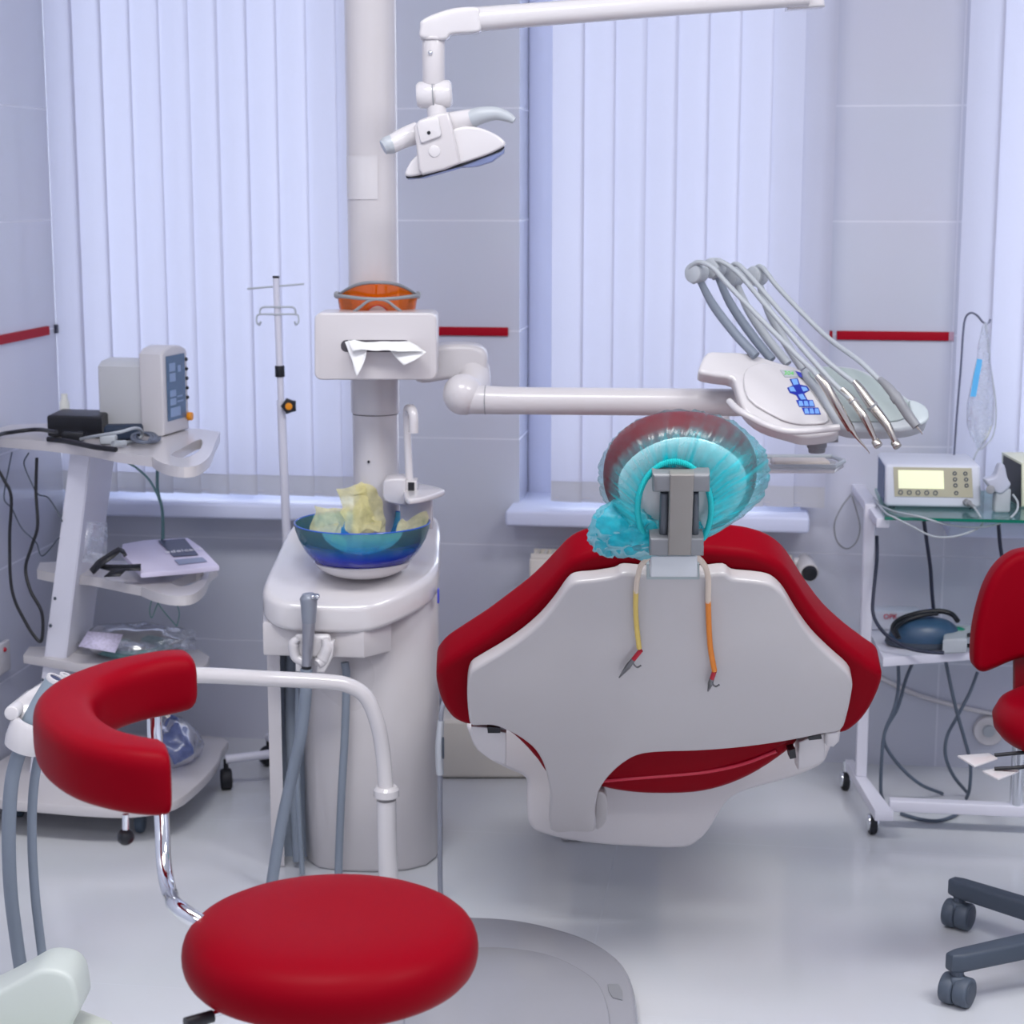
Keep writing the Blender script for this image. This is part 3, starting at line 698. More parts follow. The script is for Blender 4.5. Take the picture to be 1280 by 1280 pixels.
# lower tray
zt = PV(1000, 580, 3.88).z
hl = [(944, 567, 3.95), (1040, 568, 3.95), (1055, 576, 3.88), (1043, 595, 3.80), (940, 590, 3.80)]
P = [PV(*q) for q in hl]; P = [Vector((p.x, p.y, zt)) for p in P]
lt = part('lower_tray', M().prism(P, Vector((0, 0, -.008)), .003, 2), WHITE2, t)
part('tray_rim', M().tube([p + U * .006 for p in P], .005, 10, 0, closed=True), LGREY, lt)
part('tray_pad', M().box(PV(1000, 579, 3.885), (.12, .06, .018), bev=.006), BEIGE, lt)
part('red_strip', M().box(PV(966, 588, 3.818), (.068, .006, .005), bev=.002), mat('red_plastic', (205, 30, 50), .4), lt)
part('tray_bracket', M().tube([PV(905, 520, 3.86), PV(915, 560, 3.87), PV(935, 583, 3.87), PV(960, 584, 3.87)], .011, 12), WHITE, t)

def handpiece(label, loop, gpts, gr, gm, tip, tr_, head=None, ring=None, hose_r=.0052):
    t = thing('handpiece', label, 'handpiece', PV(gpts[-1][0], gpts[-1][1], gpts[-1][2]), 'handpieces resting on the console')
    part('hose', M().tube([PV(*q) for q in loop], hose_r, 10, 6), HOSEL, t)
    part('grip', M().tube([PV(*q) for q in gpts], gr, 16, 5), gm, t)
    if tip: part('tip', M().tube([PV(*q) for q in tip], tr_, 12, 5), STEEL, t)
    if ring:
        a, b = PV(*ring[0]), PV(*ring[1]); part('ring', M().cyl(a, b, ring[2], bev=.0006), GREY, t)
    if head:
        c = PV(*head); d = (UPV * -.6 + R * .35 - F * .4).normalized()
        part('head', M().cyl(c - d * .007, c + d * .008, .0085, bev=.002), STEEL, t)
    return t
hf = 3.50
handpiece('straight scaler handpiece nearest the blue keypad with a thin pointed tip', [(868, 353, 3.74), (862, 338, 3.72), (872, 328, 3.70), (890, 334, 3.68), (912, 358, 3.66), (960, 408, 3.60), (1000, 448, 3.56), (1019, 466, 3.53), (1028, 480, 3.51)],
          [(1022, 470, 3.52), (1032, 482, 3.51), (1048, 510, hf), (1064, 537, hf)], [.0075, .0100, .0096, .0078], STEEL, [(1064, 536, hf), (1072, 548, hf), (1084, 562, hf), (1087, 567, hf)], [.0062, .003, .0012, .0008])
handpiece('middle handpiece with ring and small round bur head leaning over the tray', [(893, 348, 3.77), (888, 335, 3.75), (898, 326, 3.73), (923, 342, 3.70), (960, 385, 3.64), (1005, 438, 3.58), (1040, 477, 3.54), (1062, 498, 3.52)],
          [(1052, 486, 3.53), (1066, 501, 3.52), (1080, 521, hf), (1091, 543, hf), (1094, 552, hf)], [.0066, .0082, .0082, .0055, .0045], STEEL, None, 0, (1096, 554, hf), ((1065, 499.5, 3.52), (1067, 502, 3.52), .0092))
handpiece('longest handpiece with bright steel neck and round bur head right of the middle one', [(918, 356, 3.80), (912, 340, 3.78), (920, 330, 3.75), (938, 346, 3.72), (985, 400, 3.66), (1030, 448, 3.6), (1072, 482, 3.56)],
          [(1068, 477, 3.56), (1076, 487, 3.55), (1091, 508, 3.53), (1108, 530, 3.51), (1117, 548, 3.5), (1119, 554, 3.5)], [.0062, .0088, .0105, .0085, .006, .0055], STEEL, None, 0, (1120, 555, 3.5), ((1089, 506, 3.53), (1092, 509, 3.53), .0115))
handpiece('dark grey ribbed syringe handpiece at the far right end of the tray', [(948, 352, 3.84), (943, 340, 3.82), (952, 334, 3.80), (975, 362, 3.76), (1030, 418, 3.68), (1075, 452, 3.59), (1103, 479, 3.545)],
          [(1100, 474, 3.55), (1110, 484, 3.53), (1122, 499, 3.51), (1136, 520, 3.50), (1146, 533, 3.49)], [.0062, .0088, .0098, .0098, .0085], GREY, [(1146, 533, 3.49), (1151, 539, 3.49), (1153, 543, 3.49)], [.003, .0015, .001], None, ((1118, 494, 3.517), (1123, 501, 3.51), .0112))

# ------------------------------------------------------------------ operating lamp
hl_ = 3.6
t = thing('operating_lamp', 'white dental operating lamp with two grips hanging from an overhead arm', 'lamp', PV(543, 220, hl_))
def zl(x, y, d=0): return PV(x, y, hl_ + d)
part('lamp_arm', M().tube([zl(598, 24), zl(700, 16), zl(850, 4.5), zl(1010, -7)], [.0232, .0222, .022, .022], 24, 4), WHITE2, t)
part('arm_end', M().prism([zl(985, -20), zl(1030, -22), zl(1032, 8), zl(985, 12)], F * .05, .008), WHITE2, t)
part('arm_return', M().tube([zl(1020, -6, .03), AW(.55, 3.7, 2.3), AW(.3, 3.85, 2.5), colp(2.52) + R * .0585], .024, 20, 5), WHITE2, t)
P = catmull([zl(x, y, -.024) for x, y in [(525, 46), (525, 34), (526, 26), (540, 18), (565, 10), (588, 8), (599, 10), (601, 24), (601, 38), (590, 41), (570, 42), (562, 44), (558, 49), (542, 50)]], 3, True)
part('arm_elbow', M().prism(P, F * .05, .012, 4), WHITE2, t, smooth=60)
part('drop_tube', M().cyl(zl(542, 46), zl(542, 106), .0215, bev=.001).cyl(zl(542, 46.5), zl(542, 50), .0255, bev=.001), WHITE, t)
part('tube_screw', M().ball(zl(538, 66, -.0215), .0045), CHROME, t)
part('swivel_joint', M().lathe([(0, -.034), (.02, -.034), (.025, -.028), (.027, -.002), (.027, .0), (.025, 0), (.025, .002), (.027, .002), (.0275, .004), (.026, .028), (.02, .034), (0, .034)], zl(543, 118), R + U * .05, 28).cyl(zl(545, 128), zl(547, 146), .019), WHITE2, t, smooth=50)
part('joint_seam', M().lathe([(.0265, -.0012), (.0280, -.0012), (.0280, .0012), (.0265, .0012), (.0265, -.0012)], zl(541.5, 118), R + U * .05, 28), GREY, t)
dome = [(506, 219), (512, 204), (519, 196), (540, 176), (570, 160), (592, 158), (612, 164), (626, 172), (632, 180), (625, 186), (608, 194), (575, 205), (545, 213), (520, 220)]
part('reflector_shell', M().prism(catmull([zl(x, y, -.045) for x, y in dome], 3, True), F * .12, .02, 5), WHITE2, t, smooth=60)
part('lower_edge', M().prism([zl(507, 219.5, -.04), zl(524, 219, -.04), zl(577, 204.5, -.04), zl(628, 183, -.04), zl(631, 184, -.04), zl(626, 189, -.04), zl(577, 208, -.04), zl(524, 222.5, -.04), zl(508, 223, -.04)], F * .11, .001), BLACK, t)
lens = [(509, 222), (530, 221), (577, 207.5), (622, 190), (631, 184), (630, 191), (615, 202), (596, 208), (570, 210), (530, 222.5), (510, 224.5)]
part('lens', M().prism([zl(x, y, -.038) for x, y in lens], F * .105, .002), LAMPL, t)
part('centre_yoke', M().prism([zl(x, y, -.058) for x, y in [(517, 158), (524, 150), (548, 141), (561, 140), (565, 155), (576, 204), (556, 212), (528, 219), (523, 212), (520, 180)]], F * .12, .006, 3), WHITE, t, smooth=50)
part('cover_plate', M().prism([zl(x, y, -.064) for x, y in [(521, 156), (524, 151), (545, 145), (548, 146), (552, 168), (550, 171), (528, 179), (525, 177)]], F * .012, .003, 3), WHITE2, t, smooth=50)
part('cover_screw', M().cyl(zl(536, 166, -.065), zl(536, 166, -.062), .0034), BLACK, t)
part('round_logo_disc', M().cyl(zl(543, 189, -.060), zl(543, 189, -.056), .011, bev=.001), WHITE2, t)
hg = part('lamp_handle', M().tube([zl(522, 166, -.01), zl(506, 172, -.02), zl(488, 181, -.03)], [.021, .0195, .0175], 20, 4), WHITE2, t)
part('handle_end', M().tube([zl(490, 180, -.03), zl(484, 182, -.032), zl(479, 184.5, -.034)], [.0178, .0172, .014], 20, 3), LGREY, hg, label='grey handle end cap')
hg = part('lamp_handle', M().tube([zl(562, 156, -.01), zl(575, 152, -.02), zl(592, 147, -.03)], [.024, .021, .0175], 20, 4), WHITE2, t)
part('handle_grip', M().tube([zl(590, 148, -.03), zl(602, 144, -.035), zl(620, 142, -.04), (zl(634, 146, -.042)), zl(643, 151, -.044)], [.0175, .016, .0125, .010, .006], 20, 5), LGREY, hg, label='curved pale grey grip')

# ------------------------------------------------------------------ dental chair
tb = rad(33); oc = PV(830, 830, 3.05); nc = (-F * math.cos(tb) - U * math.sin(tb)).normalized()
def k9(pts): return [(540 + .453125 * x, 660 + .453125 * y) for x, y in pts]
def ch(pts, d=0): return [PP(x, y, oc + nc * d, nc) for x, y in pts]
t = DC = thing('dental_chair', 'red and white dental patient chair seen from behind with reclined backrest', 'dental chair', PZ(800, 1120, 0))
shell = k9([(600, 133), (530, 128), (505, 138), (450, 147), (400, 152), (375, 166), (340, 215), (300, 262), (250, 306), (190, 347), (130, 382), (106, 400), (98, 430), (97, 470), (101, 520), (108, 546), (135, 547), (170, 548), (205, 560), (250, 585), (285, 615), (308, 655), (320, 700), (327, 745), (328, 836), (390, 840), (448, 838), (450, 790), (456, 745), (470, 712), (500, 675), (540, 643), (580, 626), (640, 620), (740, 617), (860, 607), (980, 590), (1080, 570), (1128, 560), (1145, 520), (1158, 460), (1160, 430), (1150, 403), (1100, 358), (1050, 308), (1008, 250), (975, 195), (950, 168), (925, 155), (880, 148), (830, 143), (805, 128), (740, 133)])
part('back_shell', M().prism(catmull(ch(shell), 3, True), -nc * .03, .006, 3), SHELL, t, smooth=50)
cush = k9([(640, 62), (560, 61), (500, 65), (440, 74), (385, 97), (345, 135), (300, 182), (260, 218), (210, 256), (150, 300), (85, 342), (40, 372), (18, 396), (11, 415), (15, 450), (30, 495), (55, 530), (85, 546), (103, 549), (150, 552), (205, 566), (250, 603), (290, 648), (330, 690), (460, 700), (700, 690), (900, 640), (1010, 590), (1127, 573), (1165, 556), (1200, 520), (1228, 470), (1243, 425), (1238, 400), (1210, 380), (1150, 335), (1090, 280), (1040, 215), (1005, 160), (975, 120), (935, 92), (880, 74), (820, 66), (740, 61)])
part('back_cushion', M().prism(catmull(ch(cush, -.031), 3, True), -nc * .075, .024, 5), RED, t, smooth=60)
# lumbar / seat cushion in the gap
oc2 = PV(740, 950, 3.16)
seatc = k9([(440, 700), (468, 722), (540, 736), (620, 741), (720, 738), (800, 722), (880, 690), (960, 640), (1012, 592), (980, 560), (800, 560), (600, 580), (480, 620)])
oc2 = ch([(740, 950)], -.034)[0]
part('seat_cushion', M().prism(catmull([PP(x, y, oc2, nc) for x, y in seatc], 3, True), -nc * .10 + F * .1, .026, 6), RED, t, smooth=60)
part('cushion_piping', M().tube(catmull([PP(x, y, oc2 + nc * .002, nc) for x, y in k9([(470, 698), (560, 690), (660, 682), (760, 672), (860, 650), (950, 615)])], 4), .0035, 8, 0), mat('red_piping', (196, 30, 60), .35), t)
# seat pan
oc3 = ch([(740, 1000)], -.10)[0]; n3 = (-F * math.cos(rad(12)) - U * math.sin(rad(12))).normalized()
pan = k9([(105, 545), (107, 580), (122, 612), (160, 642), (210, 668), (258, 692), (262, 740), (264, 800), (272, 825), (292, 841), (360, 860), (450, 874), (560, 882), (690, 885), (735, 866), (765, 835), (795, 785), (820, 752), (870, 726), (940, 706), (1010, 686), (1075, 655), (1095, 620), (1103, 575), (1000, 575), (900, 640), (750, 690), (600, 700), (460, 690), (380, 650), (330, 600), (220, 548)])
part('seat_pan', M().prism(catmull([PP(x, y, oc3, n3) for x, y in pan], 3, True), F * .42 + U * .04, .012, 4), WHITE, t, smooth=50)
part('hinge_cover', M().prism(catmull([PP(x, y, ch([(740, 1000)], -.03)[0], nc) for x, y in k9([(452, 735), (478, 735), (486, 770), (478, 815), (450, 830)])], 3, True), F * .05, .008), SHELL, t, smooth=50)
for sx, pp in ((0, [(152, 548), (188, 552), (189, 566), (154, 566)]), (1, [(1038, 577), (1073, 569), (1076, 582), (1040, 586)]), (2, [(984, 614), (1002, 609), (1005, 634), (988, 638)])):
    part('slot_opening', M().prism(ch(k9(pp), -.002), F * .03), BLACK, t, label='black slot')
for pp in ([(108, 548), (150, 550), (205, 566), (205, 655), (160, 640), (125, 612), (108, 580)], [(1012, 592), (1040, 580), (1085, 566), (1085, 640), (1060, 655), (1010, 668)]):
    part('hinge_plate', M().prism(ch(k9(pp), -.02), F * .05, .004), WHITE, t)
part('hinge_cap', M().prism([PP(x, y, ch([(1050, 920)], -.004)[0], nc) for x, y in k9([(1087, 566), (1128, 562), (1125, 590), (1108, 606), (1088, 602)])], F * .04, .006), WHITE, t)
BASEM = mat('base_grey_white', (156, 157, 164), .25, coat=.3)
# lift column and base plate on the floor
q = [PZ(x, y, 0) for x, y in [(470, 1200), (520, 1168), (600, 1166), (660, 1172), (725, 1190), (765, 1212), (785, 1236), (795, 1270), (798, 1330), (780, 1400), (600, 1440), (480, 1400), (440, 1300)]]
bpz = part('base_plate', M().prism(catmull(q, 4, True), Vector((0, 0, .035)), .012, 3), BASEM, t, smooth=50)
part('base_cover', M().prism(catmull([PZ(x, y, .035) for x, y in [(520, 1205), (600, 1188), (680, 1196), (735, 1222), (756, 1250), (762, 1300), (740, 1380), (600, 1400), (510, 1350)]], 4, True), Vector((0, 0, .008)), .006, 2), BASEM, t, smooth=50)
part('base_plug', M().prism([PZ(x, y, .035) for x, y in [(760, 1231), (773, 1231), (778, 1240), (778, 1251), (766, 1248), (761, 1240)]], U * .002), GREY, bpz)
g0_ = AX(770, 4.08, .2)
part('lift_column', M().box(Vector((g0_.x, g0_.y, .17)), (.20, .20, .33), bev=.03), WHITE, t, smooth=50)
part('column_foot', M().box(Vector((g0_.x, g0_.y, .012)), (.26, .26, .022), bev=.008), WHITE, t)
# long seat reaching away from the camera behind the backrest
s0 = AX(770, 3.48, .4); s1 = AX(775, 4.2, .4)
part('seat_base', M().box((s0 + s1) / 2 + U * (-.02), (.30, (s1 - s0).length + .1, .07), bev=.03), WHITE, t, smooth=50)
part('leg_cushion', M().box((s0 + s1) / 2 + U * .035, (.34, (s1 - s0).length + .06, .075), bev=.035, seg=5), RED, t, smooth=60)
# headrest
hh_ = 2.80
th = rad(20); oh = PV(850, 595, hh_); nh = (-F * math.cos(th) - U * math.sin(th)).normalized(); uh = (U - nh * U.dot(nh)).normalized()
def hp_(x, y, d=0): return PP(x, y, oh + nh * d, nh)
cE = hp_(850, 592); S = (hp_(950, 592) - cE).length / 100
g = M(); rows = []
for i in range(21):
    a = math.pi * i / 20 ; rr = math.sin(a) ** .55; dd = -math.cos(a) * .045
    rows.append([cE + R * (96 * S * rr * math.copysign(abs(math.cos(b)) ** .9, math.cos(b))) + uh * (84 * S * rr * math.copysign(abs(math.sin(b)) ** .9, math.sin(b))) + nh * dd for b in [2 * math.pi * j / 48 for j in range(48)]])
g.grid(rows[1:-1], True)
hr = part('headrest_cushion', g, RED, t, smooth=180)
pc = hp_(852, 600, .018)
g = M(); rows = []
for i in range(12):
    a = math.pi / 2 * i / 11; rr = math.cos(a) ** .5 if i < 11 else .05; dd = math.sin(a) * .020 + .012
    rows.append([pc + R * (80 * S * rr * math.cos(b)) + uh * (68 * S * rr * math.sin(b)) + nh * dd for b in [2 * math.pi * j / 40 for j in range(40)]])
g.grid(rows, True)
part('headrest_back', g, WHITE2, t, smooth=180)
g = M()
def hb_(pts, d, th_, bev=.004): return M().prism([hp_(x, y, d) for x, y in pts], -nh * th_, bev, 3)
part('headrest_bracket', hb_([(816, 594), (888, 594), (888, 617), (816, 617)], .098, .03, .008), MIDGREY, t, smooth=50)
part('bracket_post', hb_([(838, 594), (868, 594), (864, 695), (835, 695)], .104, .02, .003), mat('taupe_metal', (138, 134, 130), .4, metal=.3), t)
for xx in ((826, 836), (866, 874)): part('bracket_rod', hb_([(xx[0], 617), (xx[1], 617), (xx[1], 676), (xx[0] - 2, 676)], .088, .02, .005), mat('dark_rod', (84, 90, 98), .4, metal=.4), t)
part('bracket_foot', hb_([(813, 674), (880, 674), (880, 696), (812, 696)], .100, .035, .005), MIDGREY, t, smooth=50)
part('bracket_slide', hb_([(813, 695), (872, 695), (872, 722), (813, 722)], .07, .02, .003), mat('pale_metal', (196, 200, 204), .35, metal=.3), t)
part('slide_frame', M().prism(ch(k9([(592, 100), (600, 100), (600, 134), (730, 134), (730, 100), (738, 100), (738, 142), (592, 142)]), .005), -nc * .02), mat('aqua_grey', (160, 172, 174), .35), t)
# disposable cap on the headrest
t = thing('headrest_cover', 'crumpled turquoise disposable cap stretched over the chair headrest', 'headrest cover', hp_(790, 690, .02))
g = M(); rows = []; dens = []
oc_ = (845, 640)
NB = 160
def capring(k, b):
    # k 0 back .. 1 opening ring
    cb, sb = math.cos(b), math.sin(b)
    w = noise.noise(Vector((cb * 9, sb * 9, k * 2.0))) ; w2 = noise.noise(Vector((cb * 20, sb * 20, k * 3 + 5)))
    if k < .55:
        q = k / .55; rx = 104 * math.sin(q * math.pi / 2) ** .6; ry = 92 * math.sin(q * math.pi / 2) ** .6; d = -.062 * math.cos(q * math.pi / 2); cx, cy = 851, 594
    else:
        q = (k - .55) / .45; e = q ** .9
        rx = 104 + (46 - 104) * e; ry = 92 + (58 - 92) * e; cx = 851 + (843 - 851) * e; cy = 594 + (636 - 594) * e
        d = .008 + .062 * math.sin(min(1, q * 1.7) * math.pi / 2)
    amp = (1 + .03 * w + .022 * w2) if k > .1 else 1
    if k > .95: amp = 1 + .02 * w2
    bul = 1 + .07 * max(0, cb) ** 2 * (1 if .35 < k < .8 else 0)
    return hp_(cx, cy, d + .005 * w2) + R * (rx * S * cb * amp * bul) + uh * (ry * S * sb * amp)
KS = [.02, .1, .2, .3, .4, .48, .54, .6, .66, .72, .78, .84, .9, .95, 1.0]
for k in KS: rows.append([capring(k, 2 * math.pi * j / NB) for j in range(NB)])
g.grid(rows, True)
o = part('cap_film', g, CAP, t, smooth=180)
at = o.data.attributes.new('dens', 'FLOAT', 'POINT')
vals = []
for k in KS:
    for j in range(NB):
        b = 2 * math.pi * j / NB
        base = .03 if k < .5 else .09 + .2 * (k - .5)
        if k >= .70: base = .42 + .9 * (k - .70) / .30
        right = max(0, math.cos(b)) ** 1.5
        base += .45 * right * (1 if k > .4 else .4)
        fold = max(0, noise.noise(Vector((math.cos(b) * 20, math.sin(b) * 20, k * 1.5 + 3))))
        vals.append(min(1.6, base * (.75 + 1.3 * fold)))
at.data.foreach_set('value', vals)
eb = [hp_(843 + 46 * math.cos(a), 636 - 59 * math.sin(a), .073) for a in [rad(-40 + k * 260 / 30) for k in range(31)]]
part('elastic_band', M().tube(eb, .0046, 10, 0), ELAST, t)
rb = M()
for k in range(46):
    a = rad(20 + k * 140 / 45); p = hp_(843 + 46 * math.cos(a), 636 - 59 * math.sin(a), .075)
    rb.ball(p, .0042, (.35, 1, 1.3), n=8)
part('elastic_gathers', rb, mat('teal_gather', (30, 200, 200), .6), t)
g = M()
for (cx, cy, rx, ry, d, sd) in [(778, 658, 40, 34, .045, 1), (795, 672, 42, 26, .055, 2), (762, 672, 26, 24, .04, 3)]:
    rows = []
    for i in range(1, 22):
        a = math.pi * i / 22; row = []
        for j in range(40):
            b = 2 * math.pi * j / 40
            v = Vector((math.sin(a) * math.cos(b), math.sin(a) * math.sin(b), math.cos(a)))
            f = 1 + .28 * noise.noise(v * 2.2 + Vector((sd * 5, 0, 0))) + .16 * noise.noise(v * 6 + Vector((0, sd * 3, 0)))
            row.append(hp_(cx, cy, d) + R * (v.x * rx * S * f) + uh * (v.y * ry * S * f) + nh * (v.z * .03 * f))
        rows.append(row)
    g.grid(rows, True)
part('loose_gather', g, CAPD, t, smooth=75, label='bunched loose gather at lower left')
g = M()
rows = []
for i in range(1, 16):
    a = math.pi * i / 16
    rows.append([hp_(866, 672, .05) + R * (16 * S * math.sin(a) * math.cos(b) * (1 + .3 * noise.noise(Vector((math.cos(b) * 3, a * 3, 1))))) + uh * (26 * S * math.cos(a)) + nh * (.012 * math.sin(a) * math.sin(b)) for b in [2 * math.pi * j / 24 for j in range(24)]])
g.grid(rows, True); part('loose_gather', g, CAPD, t, smooth=30)
# bib clip holder
t = thing('bib_clip_holder', 'yellow and orange bib holder tubes with alligator clips hanging down chair back', 'bib clip', ch([(800, 780)], .02)[0])
def cb(x, y, d=.012): return PP(x, y, oc + nc * d, nc)
def hook(x, y, d): return cb(x, y, d)
part('tube', M().tube([cb(835, 690, .03), cb(815, 694, .035), cb(802, 706, .025), cb(797, 722, .012), cb(795, 740, .010)], .0044, 12), TUBEC, t, label='clear tube end')
part('tube', M().tube([cb(795, 738, .010), cb(794.5, 760, .009), cb(796, 785, .009), cb(799, 810, .010)], .0044, 12), TUBEY, t, label='yellow tube')
part('tube', M().tube([cb(850, 690, .03), cb(868, 694, .035), cb(880, 706, .025), cb(885, 722, .012), cb(885, 752, .010)], .0048, 12), TUBEC, t, label='clear tube end')
part('tube', M().tube([cb(885, 750, .010), cb(886, 780, .009), cb(888, 810, .009), cb(893, 838, .010)], .0048, 12), TUBEO, t, label='orange tube')
for (p0, p1, p2) in (((801, 813), (792, 824), (774, 847)), ((893, 839), (890, 848), (885, 864))):
    cl = part('clip', M().tube([cb(*p1, .012), cb((p1[0] * .6 + p2[0] * .4), p1[1] * .6 + p2[1] * .4, .012), cb(*p2, .010)], [.0042, .0050, .0012], 10, 4).tube([cb(p1[0] - 2, p1[1] + 4, .014), cb(p1[0] + 4, p1[1] + 10, .02), cb(p1[0] + 9, p1[1] + 8, .022)], .0016, 8), mat('clip_metal', (120, 120, 122), .3, metal=.9), t)
    part('red_sleeve', M().tube([cb(*p0, .011), cb(*p1, .012)], .0042, 10, 0), REDP, cl)

# ------------------------------------------------------------------ white box on the floor by the wall
p0 = PZ(605, 975, 0)
solo('junction_box', M().box(Vector((p0.x, p0.y + .14, .078)), (.26, .27, .152), rz=YAW, bev=.012), CREAM, 'low cream utility box on the floor behind the chair left wing', 'utility box', smooth=50)

# ------------------------------------------------------------------ front stool
zs = .553
sc_ = PZ(413, 1146, zs); sc_.z = 0
t = thing('assistant_stool', 'round red stool with curved red arm pad in the foreground', 'stool', sc_)
r_ = .186
g = M().lathe([(0, -.004), (r_ * .5, -.002), (r_ * .8, -.006), (r_ * .93, -.016), (r_ * .985, -.030), (r_, -.046), (r_ * .99, -.062), (r_ * .95, -.075), (r_ * .86, -.083), (0, -.085)], (sc_.x, sc_.y, zs + .006), n=72)
seat = part('seat', g, RED, t, smooth=180, sub=1)
part('seat_plate', M().cyl((sc_.x, sc_.y, zs - .11), (sc_.x, sc_.y, zs - .078), .09, bev=.005), BLACK, t)
part('gas_column', M().cyl((sc_.x, sc_.y, .1), (sc_.x, sc_.y, zs - .1), .025), CHROME, t)
for k in range(5):
    a = rad(20 + 72 * k); d = Vector((math.cos(a), math.sin(a), 0)); e = sc_ + d * .27
    lg = part('leg', M().tube([sc_ + U * .11, sc_ + d * .14 + U * .1, e + U * .07], [.022, .018, .014], 12, 4), CHROME, t)
    part('caster', M().cyl(e + U * .025 + d.orthogonal() * .02, e + U * .025 - d.orthogonal() * .02, .025, bev=.005), RUBBER, lg)
# curved pad (rounded section swept along an arc)
def pad_sweep(path, w, hgt, e=.28):
    """rounded-rectangle section swept along a horizontal path with domed ends"""
    rows = []; n = len(path); ns = 36
    for i, p in enumerate(path):
        tn = (path[min(i + 1, n - 1)] - path[max(i - 1, 0)]).normalized(); nx = Vector((tn.y, -tn.x, 0)).normalized()
        q = min(i, n - 1 - i) / 5; s = min(1, math.sqrt(max(0, 1 - (1 - min(q, 1)) ** 2))) if q < 1 else 1
        s = .80 + .20 * s if i not in (0, n - 1) else .66
        row = []
        for j in range(ns):
            a = 2 * math.pi * j / ns; ca, sa = math.cos(a), math.sin(a)
            row.append(p + nx * (w / 2 * s * math.copysign(abs(ca) ** (2 * e), ca)) + U * (hgt / 2 * s * math.copysign(abs(sa) ** (2 * e), sa)))
        rows.append(row)
    return rows
zp = .755
pc = [(232, 958, 2.0), (190, 960, 0), (130, 935, 0), (85, 905, 0), (78, 878, 0), (105, 850, 0), (150, 832, 0), (200, 820, 0), (232, 815, 0)]
zt2 = .792
cpts = [PZ(x, y, zt2 + .022 * k / 10) for k, (x, y) in enumerate([(212, 932), (190, 931), (155, 926), (115, 914), (86, 893), (80, 870), (96, 852), (125, 838), (160, 827), (200, 819), (243, 813)])]
cpts = catmull(cpts, 5)
cpts = [p - U * .04 for p in cpts]
rows = pad_sweep(cpts, .080, .084)
g = M().grid(rows, True); 
bmesh.ops.contextual_create(g.bm, geom=[]) if False else None
g.bm.verts.ensure_lookup_table(); ns = 36
g.bm.faces.new([g.bm.verts[j] for j in range(ns)]); g.bm.faces.new([g.bm.verts[len(rows) * ns - ns + j] for j in range(ns)])
bmesh.ops.recalc_face_normals(g.bm, faces=g.bm.faces)
part('arm_pad', g, RED, t, smooth=60, sub=1)
hpst = (PZ(192, 890, .72)); pb = PZ(203, 1010, .60)
top_ = PV(193, 891, 2.47)
pth = [top_, PV(194, 925, 2.46), PV(202, 1020, 2.42), PV(205, 1080, 2.38), PV(213, 1118, 2.32), PV(230, 1140, 2.21), (sc_ + U * (zs - .095)) * .5 + PV(230, 1140, 2.21) * .5 + U * -.006, sc_ + U * (zs - .095)]
part('support_bar', M().tube(pth, .0105, 20, 8), CHROME, t)
part('pad_bracket', M().box(top_ + U * .002, (.05, .02, .006), bev=.002).ball(top_ + R * .02 - F * .01, .0045).ball(top_ - R * .018 - F * .01, .0045), STEEL, t)
kb = PV(157, 1046, 2.12)
kn = part('lock_lever', M().cyl(kb, PV(157, 1018, 2.12), .004), CHROME, t)
part('lever_knob', M().ball(kb, .0105), BLACK, kn)
lv = part('height_lever', M().tube([PV(240, 1276, 2.06), PV(290, 1262, 2.1), sc_ + U * (zs - .1)], .004, 10, 4), CHROME, t)
part('lever_grip', M().tube([PV(232, 1280, 2.055), PV(266, 1270, 2.075)], [.008, .0075], 12, 0), BLACK, lv)

# ------------------------------------------------------------------ right stool
cs = Vector((.636, 3.345, 0))
t = thing('dentist_stool', 'red stool with tall red backrest and dark grey star base at the right edge', 'stool', cs)
zr_ = .505
rr_ = .205
part('seat', M().lathe([(0, .0), (rr_ * .6, -.001), (rr_ * .85, -.006), (rr_ * .95, -.018), (rr_, -.038), (rr_ * .985, -.058), (rr_ * .93, -.072), (rr_ * .8, -.08), (0, -.08)], (cs.x, cs.y, zr_ + .03), n=64), RED, t, smooth=180)
part('gas_column', M().cyl(cs + U * .1, cs + U * (zr_ - .05), .025), DARK, t)
part('hub', M().cyl(cs + U * .055, cs + U * .14, .05, .035, bev=.008), DARK, t)
a0 = math.atan2(3.192 - cs.y, .371 - cs.x)
for k in range(5):
    a = a0 - rad(72) * k; d = Vector((math.cos(a), math.sin(a), 0)); e = cs + d * .306; s = Vector((-d.y, d.x, 0))
    lg = part('leg', M().prism([cs + s * .024 + U * .075, e + s * .017 + U * .066, e + d * .02 + s * .01 + U * .066, e + d * .02 - s * .01 + U * .066, e - s * .017 + U * .066, cs - s * .024 + U * .075], Vector((0, 0, .036)), .007, 3), DARK, t)
    lg.data.update()
    ang = rad(100 + 13 * k); w = Vector((math.cos(ang), math.sin(ang), 0)) if k else R * .8 - F * .6
    w = (R * .78 - F * .62) if k < 2 else w; w.normalize()
    cst = part('caster', M().cyl(e + U * .029 - w * .027, e + U * .029 - w * .0002, .0285, bev=.006).cyl(e + U * .029 + w * .0006, e + U * .029 + w * .027, .0275, bev=.004).cyl(e + U * .03, e + U * .07, .011).box(e + U * .04, (.03, .03, .035), bev=.006), mat('caster_slate', (78, 88, 102), .5), lg, smooth=50)
    part('wheel_disc', M().cyl(e + U * .029 + w * .0265, e + U * .029 + w * .0285, .021, bev=.001), DARK, cst)
pl = [(1219, 822), (1221, 792), (1227, 762), (1236, 734), (1248, 713), (1264, 698), (1285, 690), (1340, 686), (1400, 690), (1430, 720), (1440, 770), (1430, 815), (1380, 822), (1320, 822), (1282, 824), (1262, 830), (1244, 838), (1230, 842), (1221, 836)]
